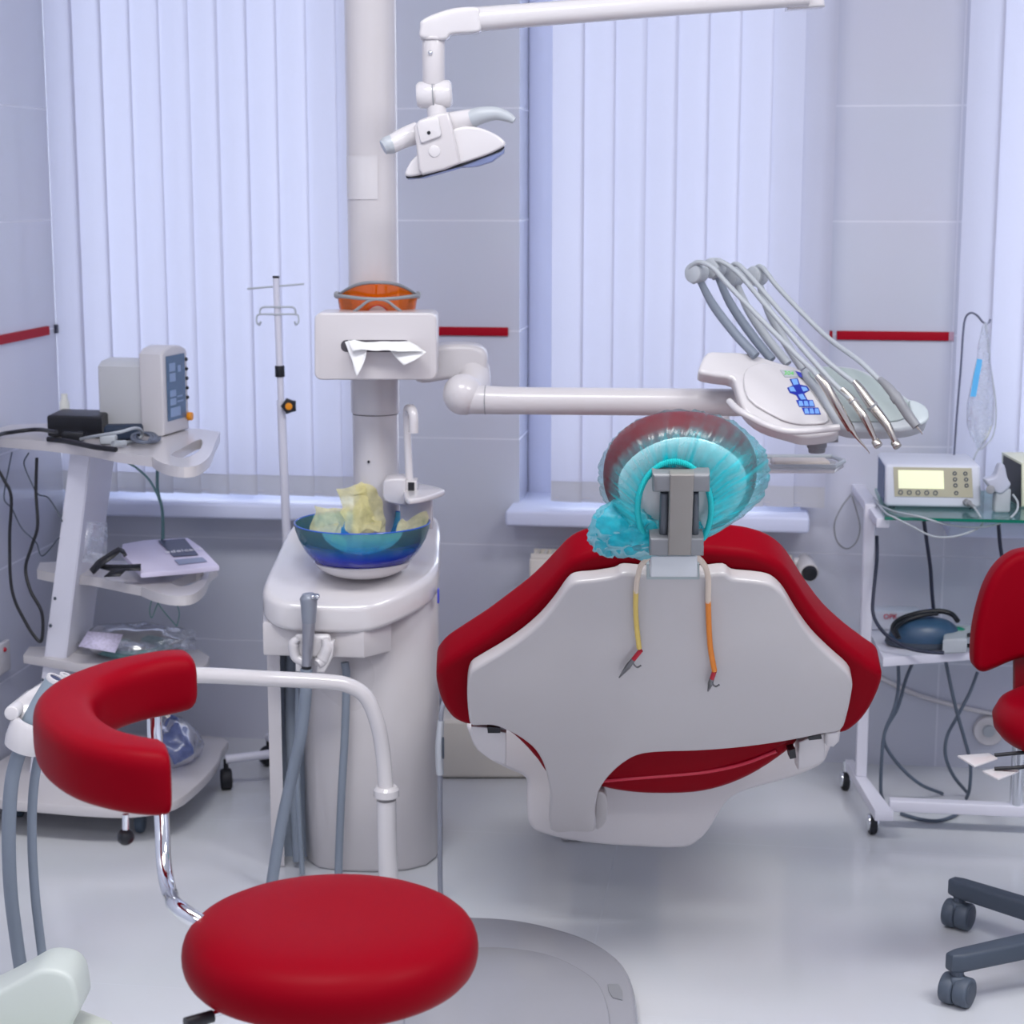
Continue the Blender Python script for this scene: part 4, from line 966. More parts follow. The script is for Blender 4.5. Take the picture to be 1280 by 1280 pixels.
part('backrest', M().prism(catmull(pv(pl, 3.42), 4, True), F * .06, .02, 5), RED, t, smooth=60)
part('back_bar', M().tube([PV(1330, 780, 3.485), PV(1325, 850, 3.49), PV(1325, 905, 3.47), cs + U * (zr_ - .06)], .014, 14), DARK, t)
part('back_post', M().prism(pv([(1268, 815), (1292, 812), (1292, 875), (1268, 875)], 3.44), F * .015, .003), mat('maroon_post', (110, 4, 20), .4), t)
for (p0, p1, p2, p3, rx) in (((1197, 944), (1236, 941), (1247, 947), (1218, 957), 945), ((1228, 963), (1262, 957), (1274, 963), (1248, 973), 962)):
    hz = 3.16 if rx < 950 else 3.12
    lv = part('height_lever', M().tube([PV(1243, rx - 1, hz), PV(1290, rx - 5, hz), cs + U * (zr_ - .06)], .0035, 10, 4), BLACK, t)
    z_ = PV(*p0, hz).z
    part('paddle', M().prism([PZ(x, y, z_) for x, y in (p0, p1, p2, p3)], Vector((0, 0, -.004)), .001), WHITE2, lv)

# ------------------------------------------------------------------ foot control bottom left
fp = PZ(30, 1290, 0)
t = thing('foot_control', 'white foot control with rounded cover in the bottom left corner', 'foot control', PZ(20, 1300, 0))
P = [PV(x, y, 2.93) for x, y in [(-60, 1262), (-20, 1248), (20, 1228), (45, 1214), (62, 1212), (80, 1216), (92, 1228), (97, 1250), (95, 1272), (60, 1308), (-60, 1318)]]
part('cover', M().prism(catmull(P, 3, True), F * .10, .010, 3), mat('foot_white', (206, 214, 208), .4), t, smooth=50)
part('base', M().prism([PZ(x, y, .0) for x, y in [(-80, 1350), (-60, 1300), (99, 1268), (140, 1284), (150, 1320), (60, 1400)]], Vector((0, 0, .012)), .004, 2), mat('foot_base', (214, 220, 210), .4), t)

# ------------------------------------------------------------------ left cart
tc0 = PZ(140, 985, 0)
t = LC = thing('instrument_cart', 'white trolley with three loop handled shelves against the left wall', 'cart', tc0)
z1s, z2s, z3s = .888, .572, .38
def shelf(px, hole, z, nm='shelf', th_=.022):
    o_ = [PZ(x, y, z) for x, y in px]; g = M()
    for p_ in o_: p_.x = max(p_.x, XL + .012)
    if not hole:
        g.prism(o_, Vector((0, 0, -th_)), .003, 2); return part(nm, g, WHITE, t)
    # keyhole outline: cut from outline to hole
    i = min(range(len(o_)), key=lambda k: (o_[k] - PZ(*hole[0], z)).length)
    hl = [PZ(x, y, z) for x, y in hole]
    ring = o_[:i + 1] + hl + [hl[0] + Vector((.0004, .0004, 0))] + [o_[i] + Vector((.0004, .0004, 0))] + o_[i + 1:]
    g.prism(ring, Vector((0, 0, -th_))); return part(nm, g, WHITE, t)
def smooth2(pts, n=3): return [(v.x, v.y) for v in catmull([Vector((x, y, 0)) for x, y in pts], n)]
hand1 = smooth2([(190, 571), (197, 576), (210, 581), (230, 584), (248, 581), (262, 570), (269, 553), (275, 540)])
hole1 = smooth2([(214, 569), (222, 572), (236, 571), (248, 564), (253, 555), (251, 549), (240, 553), (226, 561), (216, 566), (214, 569)], 2)[:-1]
shelf([(-40, 540), (0, 547), (60, 552), (110, 558), (150, 566)] + hand1 + [(250, 536), (60, 529), (-30, 530)], hole1[::-1], z1s)
hand2 = smooth2([(176, 733), (190, 739), (205, 743), (225, 745), (243, 742), (256, 731), (262, 717), (272, 708)])
hole2 = smooth2([(214, 729), (224, 733), (238, 731), (250, 724), (255, 716), (245, 715), (228, 721), (217, 726), (214, 729)], 2)[:-1]
shelf([(46, 712), (64, 716), (112, 720)] + hand2 + [(260, 704), (120, 700), (50, 703)], hole2[::-1], z2s)
shelf([(29, 818), (65, 824), (120, 834), (176, 846), (210, 852), (240, 846), (258, 830), (262, 820), (250, 812), (120, 806), (36, 808)], None, z3s)
deck_ = catmull([PZ(x, y, .095) for x, y in [(280, 922), (277, 938), (270, 955), (247, 980), (217, 1001), (165, 1010), (112, 1009), (50, 1004), (0, 999), (-30, 985), (-20, 960), (40, 932), (120, 922), (200, 917)]], 3, True)
for p_ in deck_: p_.x = max(p_.x, XL + .012)
part('base_deck', M().prism(deck_, Vector((0, 0, -.024)), .004, 2), WHITE, t)
def board(topq, botq):
    g = M(); tb_ = bmesh.new(); A = [tb_.verts.new(p) for p in topq]; B_ = [tb_.verts.new(p) for p in botq]
    tb_.faces.new(A); tb_.faces.new(B_[::-1])
    for k in range(4): tb_.faces.new((A[k], B_[k], B_[(k + 1) % 4], A[(k + 1) % 4]))
    bmesh.ops.recalc_face_normals(tb_, faces=tb_.faces); bmesh.ops.bevel(tb_, geom=tb_.edges[:], offset=.003, segments=2, affect='EDGES'); g._add(tb_); return g
part('upright', board([AX(88, 4.12, z1s - .02), AX(114, 4.10, z1s - .02), AX(146, 4.28, z1s - .02), AX(120, 4.30, z1s - .02)], [AX(36, 4.16, .09), AX(64, 4.14, .09), AX(96, 4.32, .09), AX(68, 4.34, .09)]), FRAME, t)
for x, y in ((80, 678), (69, 748), (63, 782), (53, 850)): part('bolt', M().ball(PV(x, y, 4.135), .004), DARK, t)
for x, y in ((25, 1020), (176, 1040), (230, 962), (30, 960)):
    e = PZ(x, y, 0) + U * .03
    part('caster', M().cyl(e - R * .01, e + R * .01, .03, bev=.006).box(e + U * .025, (.03, .035, .03), bev=.005), mat('caster_grey', (70, 84, 100), .5), t)

# monitor
A_ = PZ(206, 546, z1s); B_ = PZ(237, 537, z1s); wv = (B_ - A_); wv.z = 0; ww = wv.length; wv.normalize(); dv = Vector((-wv.y, wv.x, 0))
if dv.dot(R) > 0: dv = -dv
t = thing('vital_signs_monitor', 'pale grey patient monitor with blue screen on the top cart shelf', 'monitor', A_ + wv * ww / 2)
zt_m = PV(206, 440, A_.dot(F)).z
hm = zt_m - z1s
g = M(); P = []
for u, z in [(0, 0), (ww, 0), (ww, hm * .93), (ww * .93, hm * .985), (ww * .72, hm * 1.03), (ww * .4, hm * 1.045), (ww * .15, hm * 1.02), (0.0, hm * .96)]: P.append(A_ + wv * u + U * (z + .002))
mb = part('front_case', M().prism(P, dv * .06, .006, 3), mat('monitor_grey', (206, 204, 208), .4), t, smooth=50)
P = [A_ + dv * .055 + wv * u + U * (z + .002) for u, z in [(ww * .06, 0), (ww * .94, 0), (ww * .94, hm * .78), (ww * .8, hm * .86), (ww * .5, hm * .88), (ww * .2, hm * .86), (ww * .06, hm * .80)]]
part('rear_case', M().prism(P, dv * .115, .008, 3), mat('monitor_rear', (196, 198, 202), .4), t, smooth=50)
def sp(u, z, d=.001): return A_ + wv * (ww * u) + U * (hm * z + .002) - dv * d
sc2 = part('screen', M().prism([sp(.12, .16), sp(.86, .16), sp(.86, .93), sp(.12, .93)], dv * .001 - dv * .0015), SCREEN, t)
for (u0, u1, za, zb_) in ((.22, .46, .74, .84), (.22, .46, .62, .72), (.22, .46, .44, .52), (.22, .46, .34, .42), (.55, .68, .72, .80), (.5, .75, .36, .38), (.5, .72, .42, .44), (.22, .62, .2, .31)):
    part('readout', M().prism([sp(u0, za, .0022), sp(u1, za, .0022), sp(u1, zb_, .0022), sp(u0, zb_, .0022)], -dv * .0004), SCRTXT, sc2)
for k in range(5): part('button', M().ball(sp(.93, .85 - k * .115), .0045), BLACK, t)
part('knob', M().cyl(sp(.93, .16), sp(.93, .16, .012), .010, bev=.002), ORANGE, t)
part('brand_strip', text_mesh('VITAL', .010, sp(.5, .09, .0012), wv, U), GRLABEL, t) if False else None
# things on the top shelf
ad_ = PZ(103, 540, z1s)
P = [PV(x, y, 4.20) for x, y in [(66, 545), (72, 518), (122, 514), (132, 528), (134, 545)]]
g = M().prism([PZ(x, y, z1s + .001) for x, y in [(60, 546), (128, 548), (140, 539), (78, 537)]], U * .05, .006, 3)
solo('power_adapter', g, BLACK, 'black power adapter brick lying left of the monitor', 'power adapter')
solo('cuff_pouch', M().box(PZ(155, 549, z1s) + U * .017, (.085, .05, .033), rz=YAW + .1, bev=.008), mat('dark_navy_fabric', (28, 44, 66), .7), 'dark navy cuff bundle lying between the adapter and the monitor', 'cuff')
solo('white_bottle', M().lathe([(0, 0), (.011, 0), (.012, .004), (.012, .06), (.008, .068), (.008, .08), (0, .08)], PZ(82, 534, z1s), n=20), mat('pale_plastic', (226, 228, 222), .4), 'small pale bottle standing behind the black adapter', 'bottle')
zc1 = z1s + .006
coil = [PZ(187 + 13 * math.cos(a) - 6 * a / 10, 547 + 6 * math.sin(a), zc1 + .004 * a / 6) for a in [k * .45 for k in range(44)]]
solo('sensor_cable', M().tube(coil, .0035, 8, 3), mat('cable_bluegrey', (96, 104, 120), .5), 'coiled blue grey cable in front of the monitor', 'cable')
t = thing('connector_cable', 'light grey cable with chunky plug lying along the front shelf edge', 'cable', PZ(135, 557, z1s))
part('cord', M().tube([PZ(100, 549, zc1), PZ(120, 545, zc1 + .02), PZ(150, 540, zc1 + .035), PZ(170, 535, zc1 + .035), PZ(178, 541, zc1 + .015), PZ(172, 550, zc1), PZ(155, 554, zc1)], .0036, 8), HOSEL, t)
part('plug', M().box(PZ(136, 556, z1s) + U * .012, (.036, .022, .02), rz=.05, bev=.004), LGREY, t)
part('strain_relief', M().cyl(PZ(141, 555, z1s + .012), PZ(156, 554, z1s + .01), .007), LGREY, t)
solo('plug_lead', M().tube([PZ(60, 549, zc1), PZ(80, 551, zc1), PZ(105, 556, zc1), PZ(120, 559, zc1), PZ(145, 562, zc1 - .001)], .006, 10).box(PZ(92, 552, z1s) + U * .012, (.05, .02, .02), bev=.004), BLACK, 'black lead with plug along the front edge of the top cart shelf', 'cable')
hk = 4.14
solo('power_cable', M().tube([PZ(-3, 544, z1s + .01), PZ(10, 541, z1s + .008), PZ(45, 537, z1s + .012), PZ(70, 540, z1s + .025)], .005, 10), BLACK, 'thick black cable lying across the left end of the top shelf', 'cable')
solo('power_cable', M().tube([PV(-10, 575, hk), PV(5, 600, hk), PV(14, 622, hk), PV(12, 675, hk), PV(15, 738, hk - .02), PV(32, 778, hk - .03), PV(48, 801, hk - .035), PV(53, 795, hk - .035), PV(52, 765, hk - .03), PV(38, 738, hk - .02), PV(32, 710, hk), PV(40, 682, hk), PV(47, 657, hk), PV(45, 615, hk + .02), PV(46, 572, hk + .03)], .0038, 10), BLACK, 'thick black cable hanging in a long loop below the top shelf', 'cable')
solo('thin_cable', M().tube([PV(15, 565, 4.2), PV(11, 585, 4.2), PV(5, 622, 4.2), PV(15, 636, 4.2), PV(27, 660, 4.19), PV(45, 678, 4.17), PV(53, 695, 4.15), PV(74, 672, 4.12)], .0018, 8), DARK, 'thin dark cable zigzagging down behind the hanging black loop', 'cable')
solo('thin_cable', M().tube([PV(36, 566, 4.18), PV(30, 580, 4.18), PV(40, 605, 4.17), PV(48, 618, 4.16), PV(60, 622, 4.15), PV(72, 640, 4.13), PV(78, 652, 4.12)], .0018, 8), DARK, 'thin dark cable curving from the shelf underside to the cart upright', 'cable')
solo('sensor_lead', M().tube([PV(157, 577, 4.15), PV(172, 586, 4.17), PV(188, 602, 4.2), PV(200, 627, 4.24), PV(203, 650, 4.28), PV(202, 690, 4.3)], .0028, 8), TEALC, 'teal lead arching from under the top shelf down behind the pouch', 'cable')
solo('sensor_lead', M().tube([PV(197, 582, 4.28), PV(197, 612, 4.3), PV(203, 640, 4.31), PV(204, 692, 4.31)], .004, 8), TEALC, 'straight thicker teal lead dropping behind the white pouch', 'cable')
solo('sensor_lead', M().tube([PV(192, 742, 4.1), PV(187, 762, 4.12), PV(190, 772, 4.13), PV(197, 755, 4.12), PV(205, 744, 4.12)], .0015, 8).tube([PV(191, 743, 4.11), PV(203, 762, 4.12), PV(221, 783, 4.14)], .0015, 8).tube([PV(215, 742, 4.15), PV(224, 765, 4.16), PV(221, 783, 4.16)], .0015, 8), TEALC, 'thin leads dangling under the middle shelf handle', 'cable')

# pouch on shelf 2
t = thing('document_pouch', 'white vinyl pouch with dark printed label on the middle cart shelf', 'pouch', PZ(215, 725, z2s))
def pq(x, y):
    v = (717 - y) / 45; return PV(x, y, 4.02 + .30 * v)
P = [pq(x, y) for x, y in [(176, 716), (152, 690), (153, 680), (180, 675), (235, 672), (252, 684), (274, 707), (240, 711)]]
part('cover', M().prism(P, Vector((0, 0, -.012)), .002, 2), PAPER, t)
nn = (pq(235, 672) - pq(176, 716)).cross(pq(274, 707) - pq(176, 716)).normalized()
if nn.z < 0: nn = -nn
part('label', M().prism([pq(x, y) + nn * .002 for x, y in [(198, 677), (231, 674.5), (248, 695), (217, 697)]], nn * .001), DKLABEL, t, label='dark label')
part('lower_label', M().prism([pq(x, y) + nn * .002 for x, y in [(218, 701), (253, 698), (259, 703), (224, 707)]], nn * .001), GRLABEL, t)
part('print', text_mesh('edelcare', .026, pq(230, 690) + nn * .004, pq(247, 689) - pq(215, 692), pq(222, 676) - pq(234, 694)), LTXT, t, label='white lettering')
solo('velcro_strap', M().grid([[PV(x, y, h) for x, y, h in r] for r in ([(112, 712, 4.06), (122, 700, 4.05), (138, 690, 4.06), (148, 684, 4.08), (155, 687, 4.07), (159, 694, 4.05)], [(117, 718, 4.04), (128, 707, 4.03), (142, 697, 4.04), (150, 690, 4.06), (153, 692, 4.05), (155, 696, 4.04)])]).grid([[PV(x, y, h) for x, y, h in r] for r in ([(118, 703, 4.06), (135, 706, 4.05), (160, 706, 4.04), (176, 705, 4.03)], [(122, 710, 4.04), (140, 714, 4.03), (160, 713, 4.02), (176, 713, 4.01)])]).grid([[PV(x, y, h) for x, y, h in r] for r in ([(140, 712, 4.03), (158, 712, 4.02)], [(130, 721, 4.0), (150, 720, 4.0)])]), BLACK, 'black strap looped beside the white pouch on the middle shelf', 'strap', smooth=180, solid=.002)
solo('plastic_sleeve', M().grid(sheet([PV(102, 702, 4.08), PV(110, 650, 4.09), PV(136, 652, 4.12), PV(134, 704, 4.10)], 12, .014, 11, 18)).grid(sheet([PV(102, 703, 4.09), PV(114, 692, 4.08), PV(138, 696, 4.10), PV(134, 704, 4.10)], 10, .01, 12, 18)), POLY, 'clear plastic wrapper propped against the cart upright', 'plastic wrapper', smooth=40)
# package on shelf 3
t = thing('wrapped_package', 'clear bagged medical set lying on the bottom shelf behind the arm pad', 'package', PZ(160, 830, z3s))
def blob(cx, cy, h, rx, ry, rd, sd, am=.2, fr=3, rows_=18, cols=36):
    out = []; c0 = PV(cx, cy, h)
    for i in range(1, rows_):
        a = math.pi * i / rows_; row = []
        for j in range(cols):
            b = 2 * math.pi * j / cols; v = Vector((math.sin(a) * math.cos(b), math.sin(a) * math.sin(b), math.cos(a)))
            f = 1 + am * noise.noise(v * fr + Vector((sd, 0, 0)))
            row.append(c0 + R * v.x * rx * f + F * v.y * rd * f + U * v.z * ry * f)
        out.append(row)
    return out
part('bag', M().grid(blob(168, 800, 4.2, .126, .036, .1, 4, .2, 3), True), POLY, t, smooth=70)
for q in range(3): part('coiled_tube', M().tube([PV(165 + (48 - 7 * q) * math.cos(a), 808 + (13 - 2 * q) * math.sin(a), 4.17 - .07 * math.sin(a)) for a in [2 * math.pi * k / 30 for k in range(30)]], .006, 8, 0, closed=True), TEALC, t)
part('card', M().quad([PV(98, 808, 4.05), PV(110, 789, 4.10), PV(154, 793, 4.10), PV(144, 816, 4.05)]), PACKP, t, label='printed insert card', solid=.001)
part('bag_flap', M().grid(sheet([PV(205, 812, 4.12), PV(205, 782, 4.18), PV(244, 788, 4.18), PV(243, 815, 4.12)], 8, .008, 21, 20)), POLY, t, smooth=40)
solo('plastic_bag', M().grid(blob(218, 932, 4.25, .062, .066, .07, 9, .25, 2.4), True), POLYB, 'bluish clear plastic bag standing on the cart base deck', 'plastic bag', smooth=70)
c = PX(3, 822, XL + .012)
t = thing('wall_socket', 'small wall socket on the left wall at the photo edge', 'socket', c)
part('plate', M().box(c, (.012, .07, .075), rz=0, bev=.003), WHITE2, t)
part('indicator', M().ball(c + Vector((.006, .0, .02)), .006), REDP, t)

# ------------------------------------------------------------------ drip stand on the left
hi = 4.36
b0 = AX(371, hi, 0); tp = PV(345, 347, hi)
t = thing('drip_stand', 'thin white drip stand with hooks in front of the left blind', 'drip stand', b0)
pt = lambda y: b0.lerp(tp, (PV(350, y, hi).z) / tp.z)
part('pole', M().tube([pt(958), pt(500)], .0105, 16, 0).tube([pt(510), tp], .0078, 16, 0), FRAME, t)
part('pole_cap', M().cyl(tp - U * .001, tp + U * .004, .0082), BLACK, t)
part('collar', M().cyl(pt(471), pt(457), .0115, bev=.001), BLACK, t)
kc = PV(361, 508, hi - .03)
kn = part('star_knob', M().prism([kc + (R * math.cos(a) + U * math.sin(a)) * (.020 if k % 2 else .0155) for k, a in [(k, 2 * math.pi * k / 10) for k in range(10)]], F * .014, .003), BLACK, t)
part('knob_cap', M().cyl(kc - F * .002, kc + F * .002, .0085, bev=.001), ORANGE, kn)
part('knob_stem', M().cyl(kc + F * .012, pt(508), .006), BLACK, kn)
hkm = M()
hkm.tube([PV(309, 361, hi), PV(345, 358, hi), PV(380, 355, hi)], .0022, 8, 2)
for s in (-1, 1):
    hkm.tube([PV(347, 384, hi - .008), PV(347 + s * 18, 384, hi - .008), PV(347 + s * 22, 388, hi - .008), PV(347 + s * 22, 394, hi - .008)], .0022, 8, 3)
    hkm.tube([PV(347, 393, hi - .008), PV(347 + s * 22, 393, hi - .008), PV(347 + s * 26, 396, hi - .008), PV(347 + s * 26, 403, hi - .012), PV(347 + s * 23, 406, hi - .02), PV(347 + s * 21, 402, hi - .024)], .0022, 8, 3)
part('hooks', hkm, CHROME if False else LGREY, t)
for k in range(5):
    e = PZ(285, 986, 0) - b0; a = math.atan2(e.y, e.x) + rad(72) * k; d = Vector((math.cos(a), math.sin(a), 0)); L = .172
    q = b0 + d * L
    lg = part('leg', M().tube([b0 + U * .085, q + U * .075], .011, 12, 0), FRAME, t)
    part('caster', M().cyl(q + U * .026 - d * .014, q + U * .026 + d * .014, .026, bev=.006).cyl(q + U * .04, q + U * .075, .006), RUBBER, lg)

# ------------------------------------------------------------------ right cart
c0 = PZ(1076, 970, 0)
t = thing('equipment_cart', 'white frame trolley with glass top shelf beside the right red stool', 'cart', c0)
gz = .73
def az(x, y, z): return PZ(x, y, z)
xL = .25
fz = .075
part('foot_bar', M().prism([PZ(1056, 949, fz), PZ(1067, 949, fz), PZ(1117, 1014, fz), PZ(1094, 1014, fz)], Vector((0, 0, -.024)), .003, 2), FRAME, t)
xb = .95
part('foot_bar', M().box((xb, 4.22, fz - .012), (.04, .38, .024), rz=0, bev=.003), FRAME, t)
bl = PZ(1112, 1000, fz)
part('cross_bar', M().box(((bl.x + xb) / 2, bl.y + .012, fz - .014), (xb - bl.x, .032, .026), rz=0, bev=.003), FRAME, t)
up0 = PZ(1076, 968, fz)
part('upright', M().box((up0.x, up0.y, (fz + gz) / 2), (.026, .036, gz - fz), rz=0, bev=.003), FRAME, t)
part('upright', M().box((xb, up0.y, (fz + gz) / 2), (.026, .036, gz - fz), rz=0, bev=.003), FRAME, t)
gA = PZ(1106, 646, gz); gB = PZ(1068, 604, gz); gB.y = min(gB.y, 4.50)
part('shelf_rail', M().prism([PZ(1064, 604, gz - .008), PZ(1080, 604, gz - .008), PZ(1112, 648, gz - .008), PZ(1096, 648, gz - .008)], Vector((0, 0, -.022)), .003, 2), FRAME, t)
part('shelf_rail', M().box((xb, (gA.y + gB.y) / 2, gz - .019), (.03, gB.y - gA.y, .022), rz=0, bev=.003), FRAME, t)
gl = part('glass_shelf', M().box(((gA.x + xb + .05) / 2, (gA.y + gB.y) / 2, gz - .0035), (xb + .05 - gA.x, gB.y - gA.y, .007), rz=0), GLASSG, t)
part('glass_edge', M().box(((gA.x + xb + .05) / 2, gA.y - .0006, gz - .0035), (xb + .05 - gA.x, .0012, .007), rz=0), GEDGE, gl)
sz = .40
sA = PZ(1104, 822, sz); 
part('lower_shelf', M().prism([PZ(x, y, sz) for x, y in [(1084, 785), (1104, 822), (1235, 812), (1330, 806), (1330, 776)]], Vector((0, 0, -.022)), .002, 2), FRAME, t)
part('centre_post', M().cyl((PZ(1268, 1000, fz).x, bl.y + .012, fz - .005), (PZ(1268, 1000, fz).x, bl.y + .012, .36), .0145), CHROME, t)
for (x, y) in ((1090, 1042), (1056, 987)):
    e = PZ(x, y, 0) + U * .0235
    cst = part('caster', M().cyl(e - R * .009 , e + R * .009, .0235, bev=.004), RUBBER, t)
    part('caster_hood', M().cyl(e + U * .004 - R * .012 - F * .001, e + U * .004 + R * .0125 - F * .001, .019, bev=.003).cyl(e + U * .015, e + U * .05, .006), CHROME, cst)
for yy in (4.06, 4.38):
    e = Vector((xb, yy, .0235)); part('caster', M().cyl(e - R * .01, e + R * .01, .0235, bev=.004).cyl(e + U * .015, e + U * .05, .006), RUBBER, t)

# lcd device
hD = 4.12
t = thing('physio_device', 'grey control unit with pale lcd screen on the glass shelf', 'control unit', PZ(1165, 634, gz))
fA = PZ(1106, 633, gz + .004); fB = PZ(1227, 635, gz + .004)
fx = (fB - fA); fx.z = 0; fw = fx.length; fx.normalize(); fy = Vector((-fx.y, fx.x, 0))
lean = rad(10); fu = (U * math.cos(lean) + fy * math.sin(lean)); fh = .097; fn = fx.cross(fu).normalized()
if fn.dot(F) > 0: fn = -fn
def fp_(u, v, d=0): return fA + fx * (fw * u) + fu * (fh * v) + fn * d
P = [fp_(0, .06), fp_(.03, 0), fp_(.97, 0), fp_(1, .06), fp_(.98, .96), fp_(.94, 1), fp_(.03, 1), fp_(0, .95)]
part('case', M().prism(P, fy * .19, .007, 3), mat('device_white', (206, 210, 222), .4), t, smooth=50)
part('side_panel', M().prism([fA + fx * -.0012 + fy * .02 + U * .006, fA + fx * -.0012 + fy * .17 + U * .01, fA + fx * -.0012 + fy * .17 + U * .09, fA + fx * -.0012 + fy * .03 + U * .088], fx * .002), NAVY, t, label='navy side panel')
for u in (.08, .92): part('foot', M().cyl(fp_(u, .02) + fy * .02 - U * .006, fp_(u, .02) + fy * .02 + U * .004, .007), DARK, t)
kp_ = part('keypad', M().prism([fp_(.10, .24, .0005), fp_(.91, .24, .0005), fp_(.89, .93, .0005), fp_(.08, .93, .0005)], fn * .0012), LCDBEZ, t)
part('lcd_screen', M().prism([fp_(.14, .43, .0017), fp_(.61, .43, .0017), fp_(.60, .86, .0017), fp_(.13, .86, .0017)], fn * .0006), LCD, kp_)
for u in (.16, .25, .34, .43, .52):
    part('button', M().lathe([(.0035, 0), (.0055, 0), (.0055, .0015), (.0035, .0015), (.0035, 0)], fp_(u, .335, .0017), fn, 16), DARK, kp_)
for u, v in ((.715, .80), (.825, .80), (.72, .66), (.835, .66), (.725, .52), (.84, .52), (.735, .34)):
    part('button', M().lathe([(.0026, 0), (.0048, 0), (.0048, .0015), (.0026, .0015), (.0026, 0)], fp_(u, v, .0017), fn, 16), DARK, kp_)
part('print', text_mesh('POWER', .004, fp_(.63, .42, .0018), fx, fu), DARK, kp_) if False else None
jk = part('jack_plug', M().cyl(fp_(.84, .13, 0), fp_(.85, .10, .022), .008, bev=.001).cyl(fp_(.85, .10, .02), fp_(.89, .02, .045), .005, .004), GREY, t)
part('hook_rod', M().tube([PV(1192, 577, 4.3), PV(1196, 520, 4.3), PV(1201, 460, 4.3), PV(1204, 415, 4.3), PV(1207, 397, 4.3), PV(1214, 391, 4.29), PV(1222, 395, 4.29), PV(1229, 403, 4.29), PV(1235, 404, 4.29), PV(1238, 399, 4.29)], .0026, 10), mat('steel_rod', (130, 134, 150), .25, metal=.9), t)
# drip bag
t = thing('drip_bag', 'clear drip bag with blue print hanging from the thin hook rod', 'drip bag', PV(1225, 555, 4.29))
hb2 = 4.275
g = M(); rows = []
prof_ = [(403, 2), (412, 5), (430, 8), (450, 9), (480, 14), (505, 18), (530, 17), (545, 12), (553, 6), (562, 2)]
for y, w in prof_:
    cx = 1232 - (y - 403) * .055
    rows.append([PV(cx + w * math.cos(a) * (1 + .1 * noise.noise(Vector((y * .1, a, 3)))), y, hb2 + .012 * math.sin(a) * (w / 18)) for a in [2 * math.pi * k / 20 for k in range(20)]])
g.grid(rows, True)
part('bag', g, POLY, t, smooth=60)
part('blue_print', M().grid(sheet([PV(1213, 496, hb2 - .016), PV(1221, 448, hb2 - .012), PV(1228, 449, hb2 - .012), PV(1220, 496, hb2 - .016)], 6, .002, 3, 30)), mat('blue_print', (90, 180, 235), .5), t, label='blue printed strip', smooth=180)
part('drip_line', M().tube([PV(1224, 560, hb2), PV(1218, 572, hb2), PV(1216, 585, hb2 + .01), PV(1222, 606, hb2 + .02)], .0018, 8), LGREY, t)
part('seam', M().tube([PV(1232, 405, hb2), PV(1238, 455, hb2), PV(1245, 510, hb2), PV(1241, 545, hb2), PV(1226, 562, hb2)], .0016, 8), LGREY, t)
# second device at the right edge
t = thing('second_control_unit', 'cream fronted control unit with black side cut by the right edge', 'control unit', PZ(1290, 640, gz))
dA = PZ(1277, 634, gz + .002)
part('case', M().prism([dA, dA + R * .16, dA + R * .16 + U * .1 + F * .015, dA + U * .1 + F * .015], F * .18, .006), mat('device_cream', (224, 226, 200), .4), t)
part('side_panel', M().prism([dA - R * .0015 + F * .004, dA - R * .0015 + F * .17, dA - R * .0015 + F * .17 + U * .095, dA - R * .0015 + F * .02 + U * .095], R * .002), BLACK, t, label='black side panel')
# clamp between devices
t = thing('handpiece_cradle', 'pale grey motor handpiece cradle between the two control units', 'cradle', PZ(1250, 640, gz))
part('post', M().box(PZ(1251, 640, gz) + U * .028, (.036, .03, .056), bev=.006), LGREY, t)
part('fork', M().prism(catmull([PV(x, y, 4.07) for x, y in [(1232, 600), (1244, 596), (1250, 582), (1256, 582), (1260, 598), (1264, 606), (1258, 614), (1250, 618), (1240, 612)]], 3, True), F * .035, .006), mat('cradle_grey', (186, 190, 206), .35), t, smooth=50)
part('knob', M().cyl(PV(1238, 612, 4.06), PV(1238, 612, 4.09), .010, bev=.002), GREY, t)
# draped white cable
solo('white_cable', M().tube([fp_(.89, .02, .045), PV(1225, 645, 4.03), PV(1228, 655, 4.03), PV(1215, 664, 4.02), PV(1190, 671, 4.02), PV(1165, 670, 4.02), PV(1140, 658, 4.02), PV(1120, 648, 4.02), PZ(1106, 640, gz + .004), PZ(1092, 622, gz + .004)], .0024, 8), HOSEL, 'white cable drooping from the lcd unit below the glass edge', 'cable')
solo('white_cable', M().tube([PZ(1100, 632, gz + .004), PZ(1120, 640, gz + .004), PZ(1150, 646, gz + .004), PV(1185, 656, 4.02), PV(1225, 659, 4.02), PV(1255, 652, 4.02), PV(1270, 640, 4.03), PV(1272, 628, 4.04), PV(1266, 618, 4.05)], .0024, 8), HOSEL, 'white cable looping along the glass edge up to the cradle', 'cable')
for pts, r, m_, lb in [
    ([PV(1155, 652, 4.25), PV(1159, 680, 4.26), PV(1163, 710, 4.27), PV(1165, 740, 4.27), PV(1167, 762, 4.27)], .0045, 'dark cable dropping from the glass shelf to the foot pedal',0),
    ([PV(1248, 655, 4.25), PV(1250, 680, 4.25), PV(1254, 710, 4.25), PV(1256, 760, 4.25), PV(1255, 802, 4.25)], .0045, 'dark cable dropping behind the red stool backrest',0),
    ([PV(1096, 670, 4.2), PV(1096, 700, 4.18), PV(1092, 740, 4.14), PV(1091, 765, 4.12), PV(1098, 782, 4.1), PV(1112, 797, 4.08), PV(1135, 810, 4.06), PV(1160, 815, 4.05), PV(1180, 816, 4.045)], .0042, 'black cable running down the cart upright onto the lower shelf',0)]:
    solo('black_cable', M().tube(pts, r, 10), mat('cable_navy', (36, 42, 66), .5), m_, 'cable')
LG2 = mat('cable_slate', (84, 96, 112), .5)
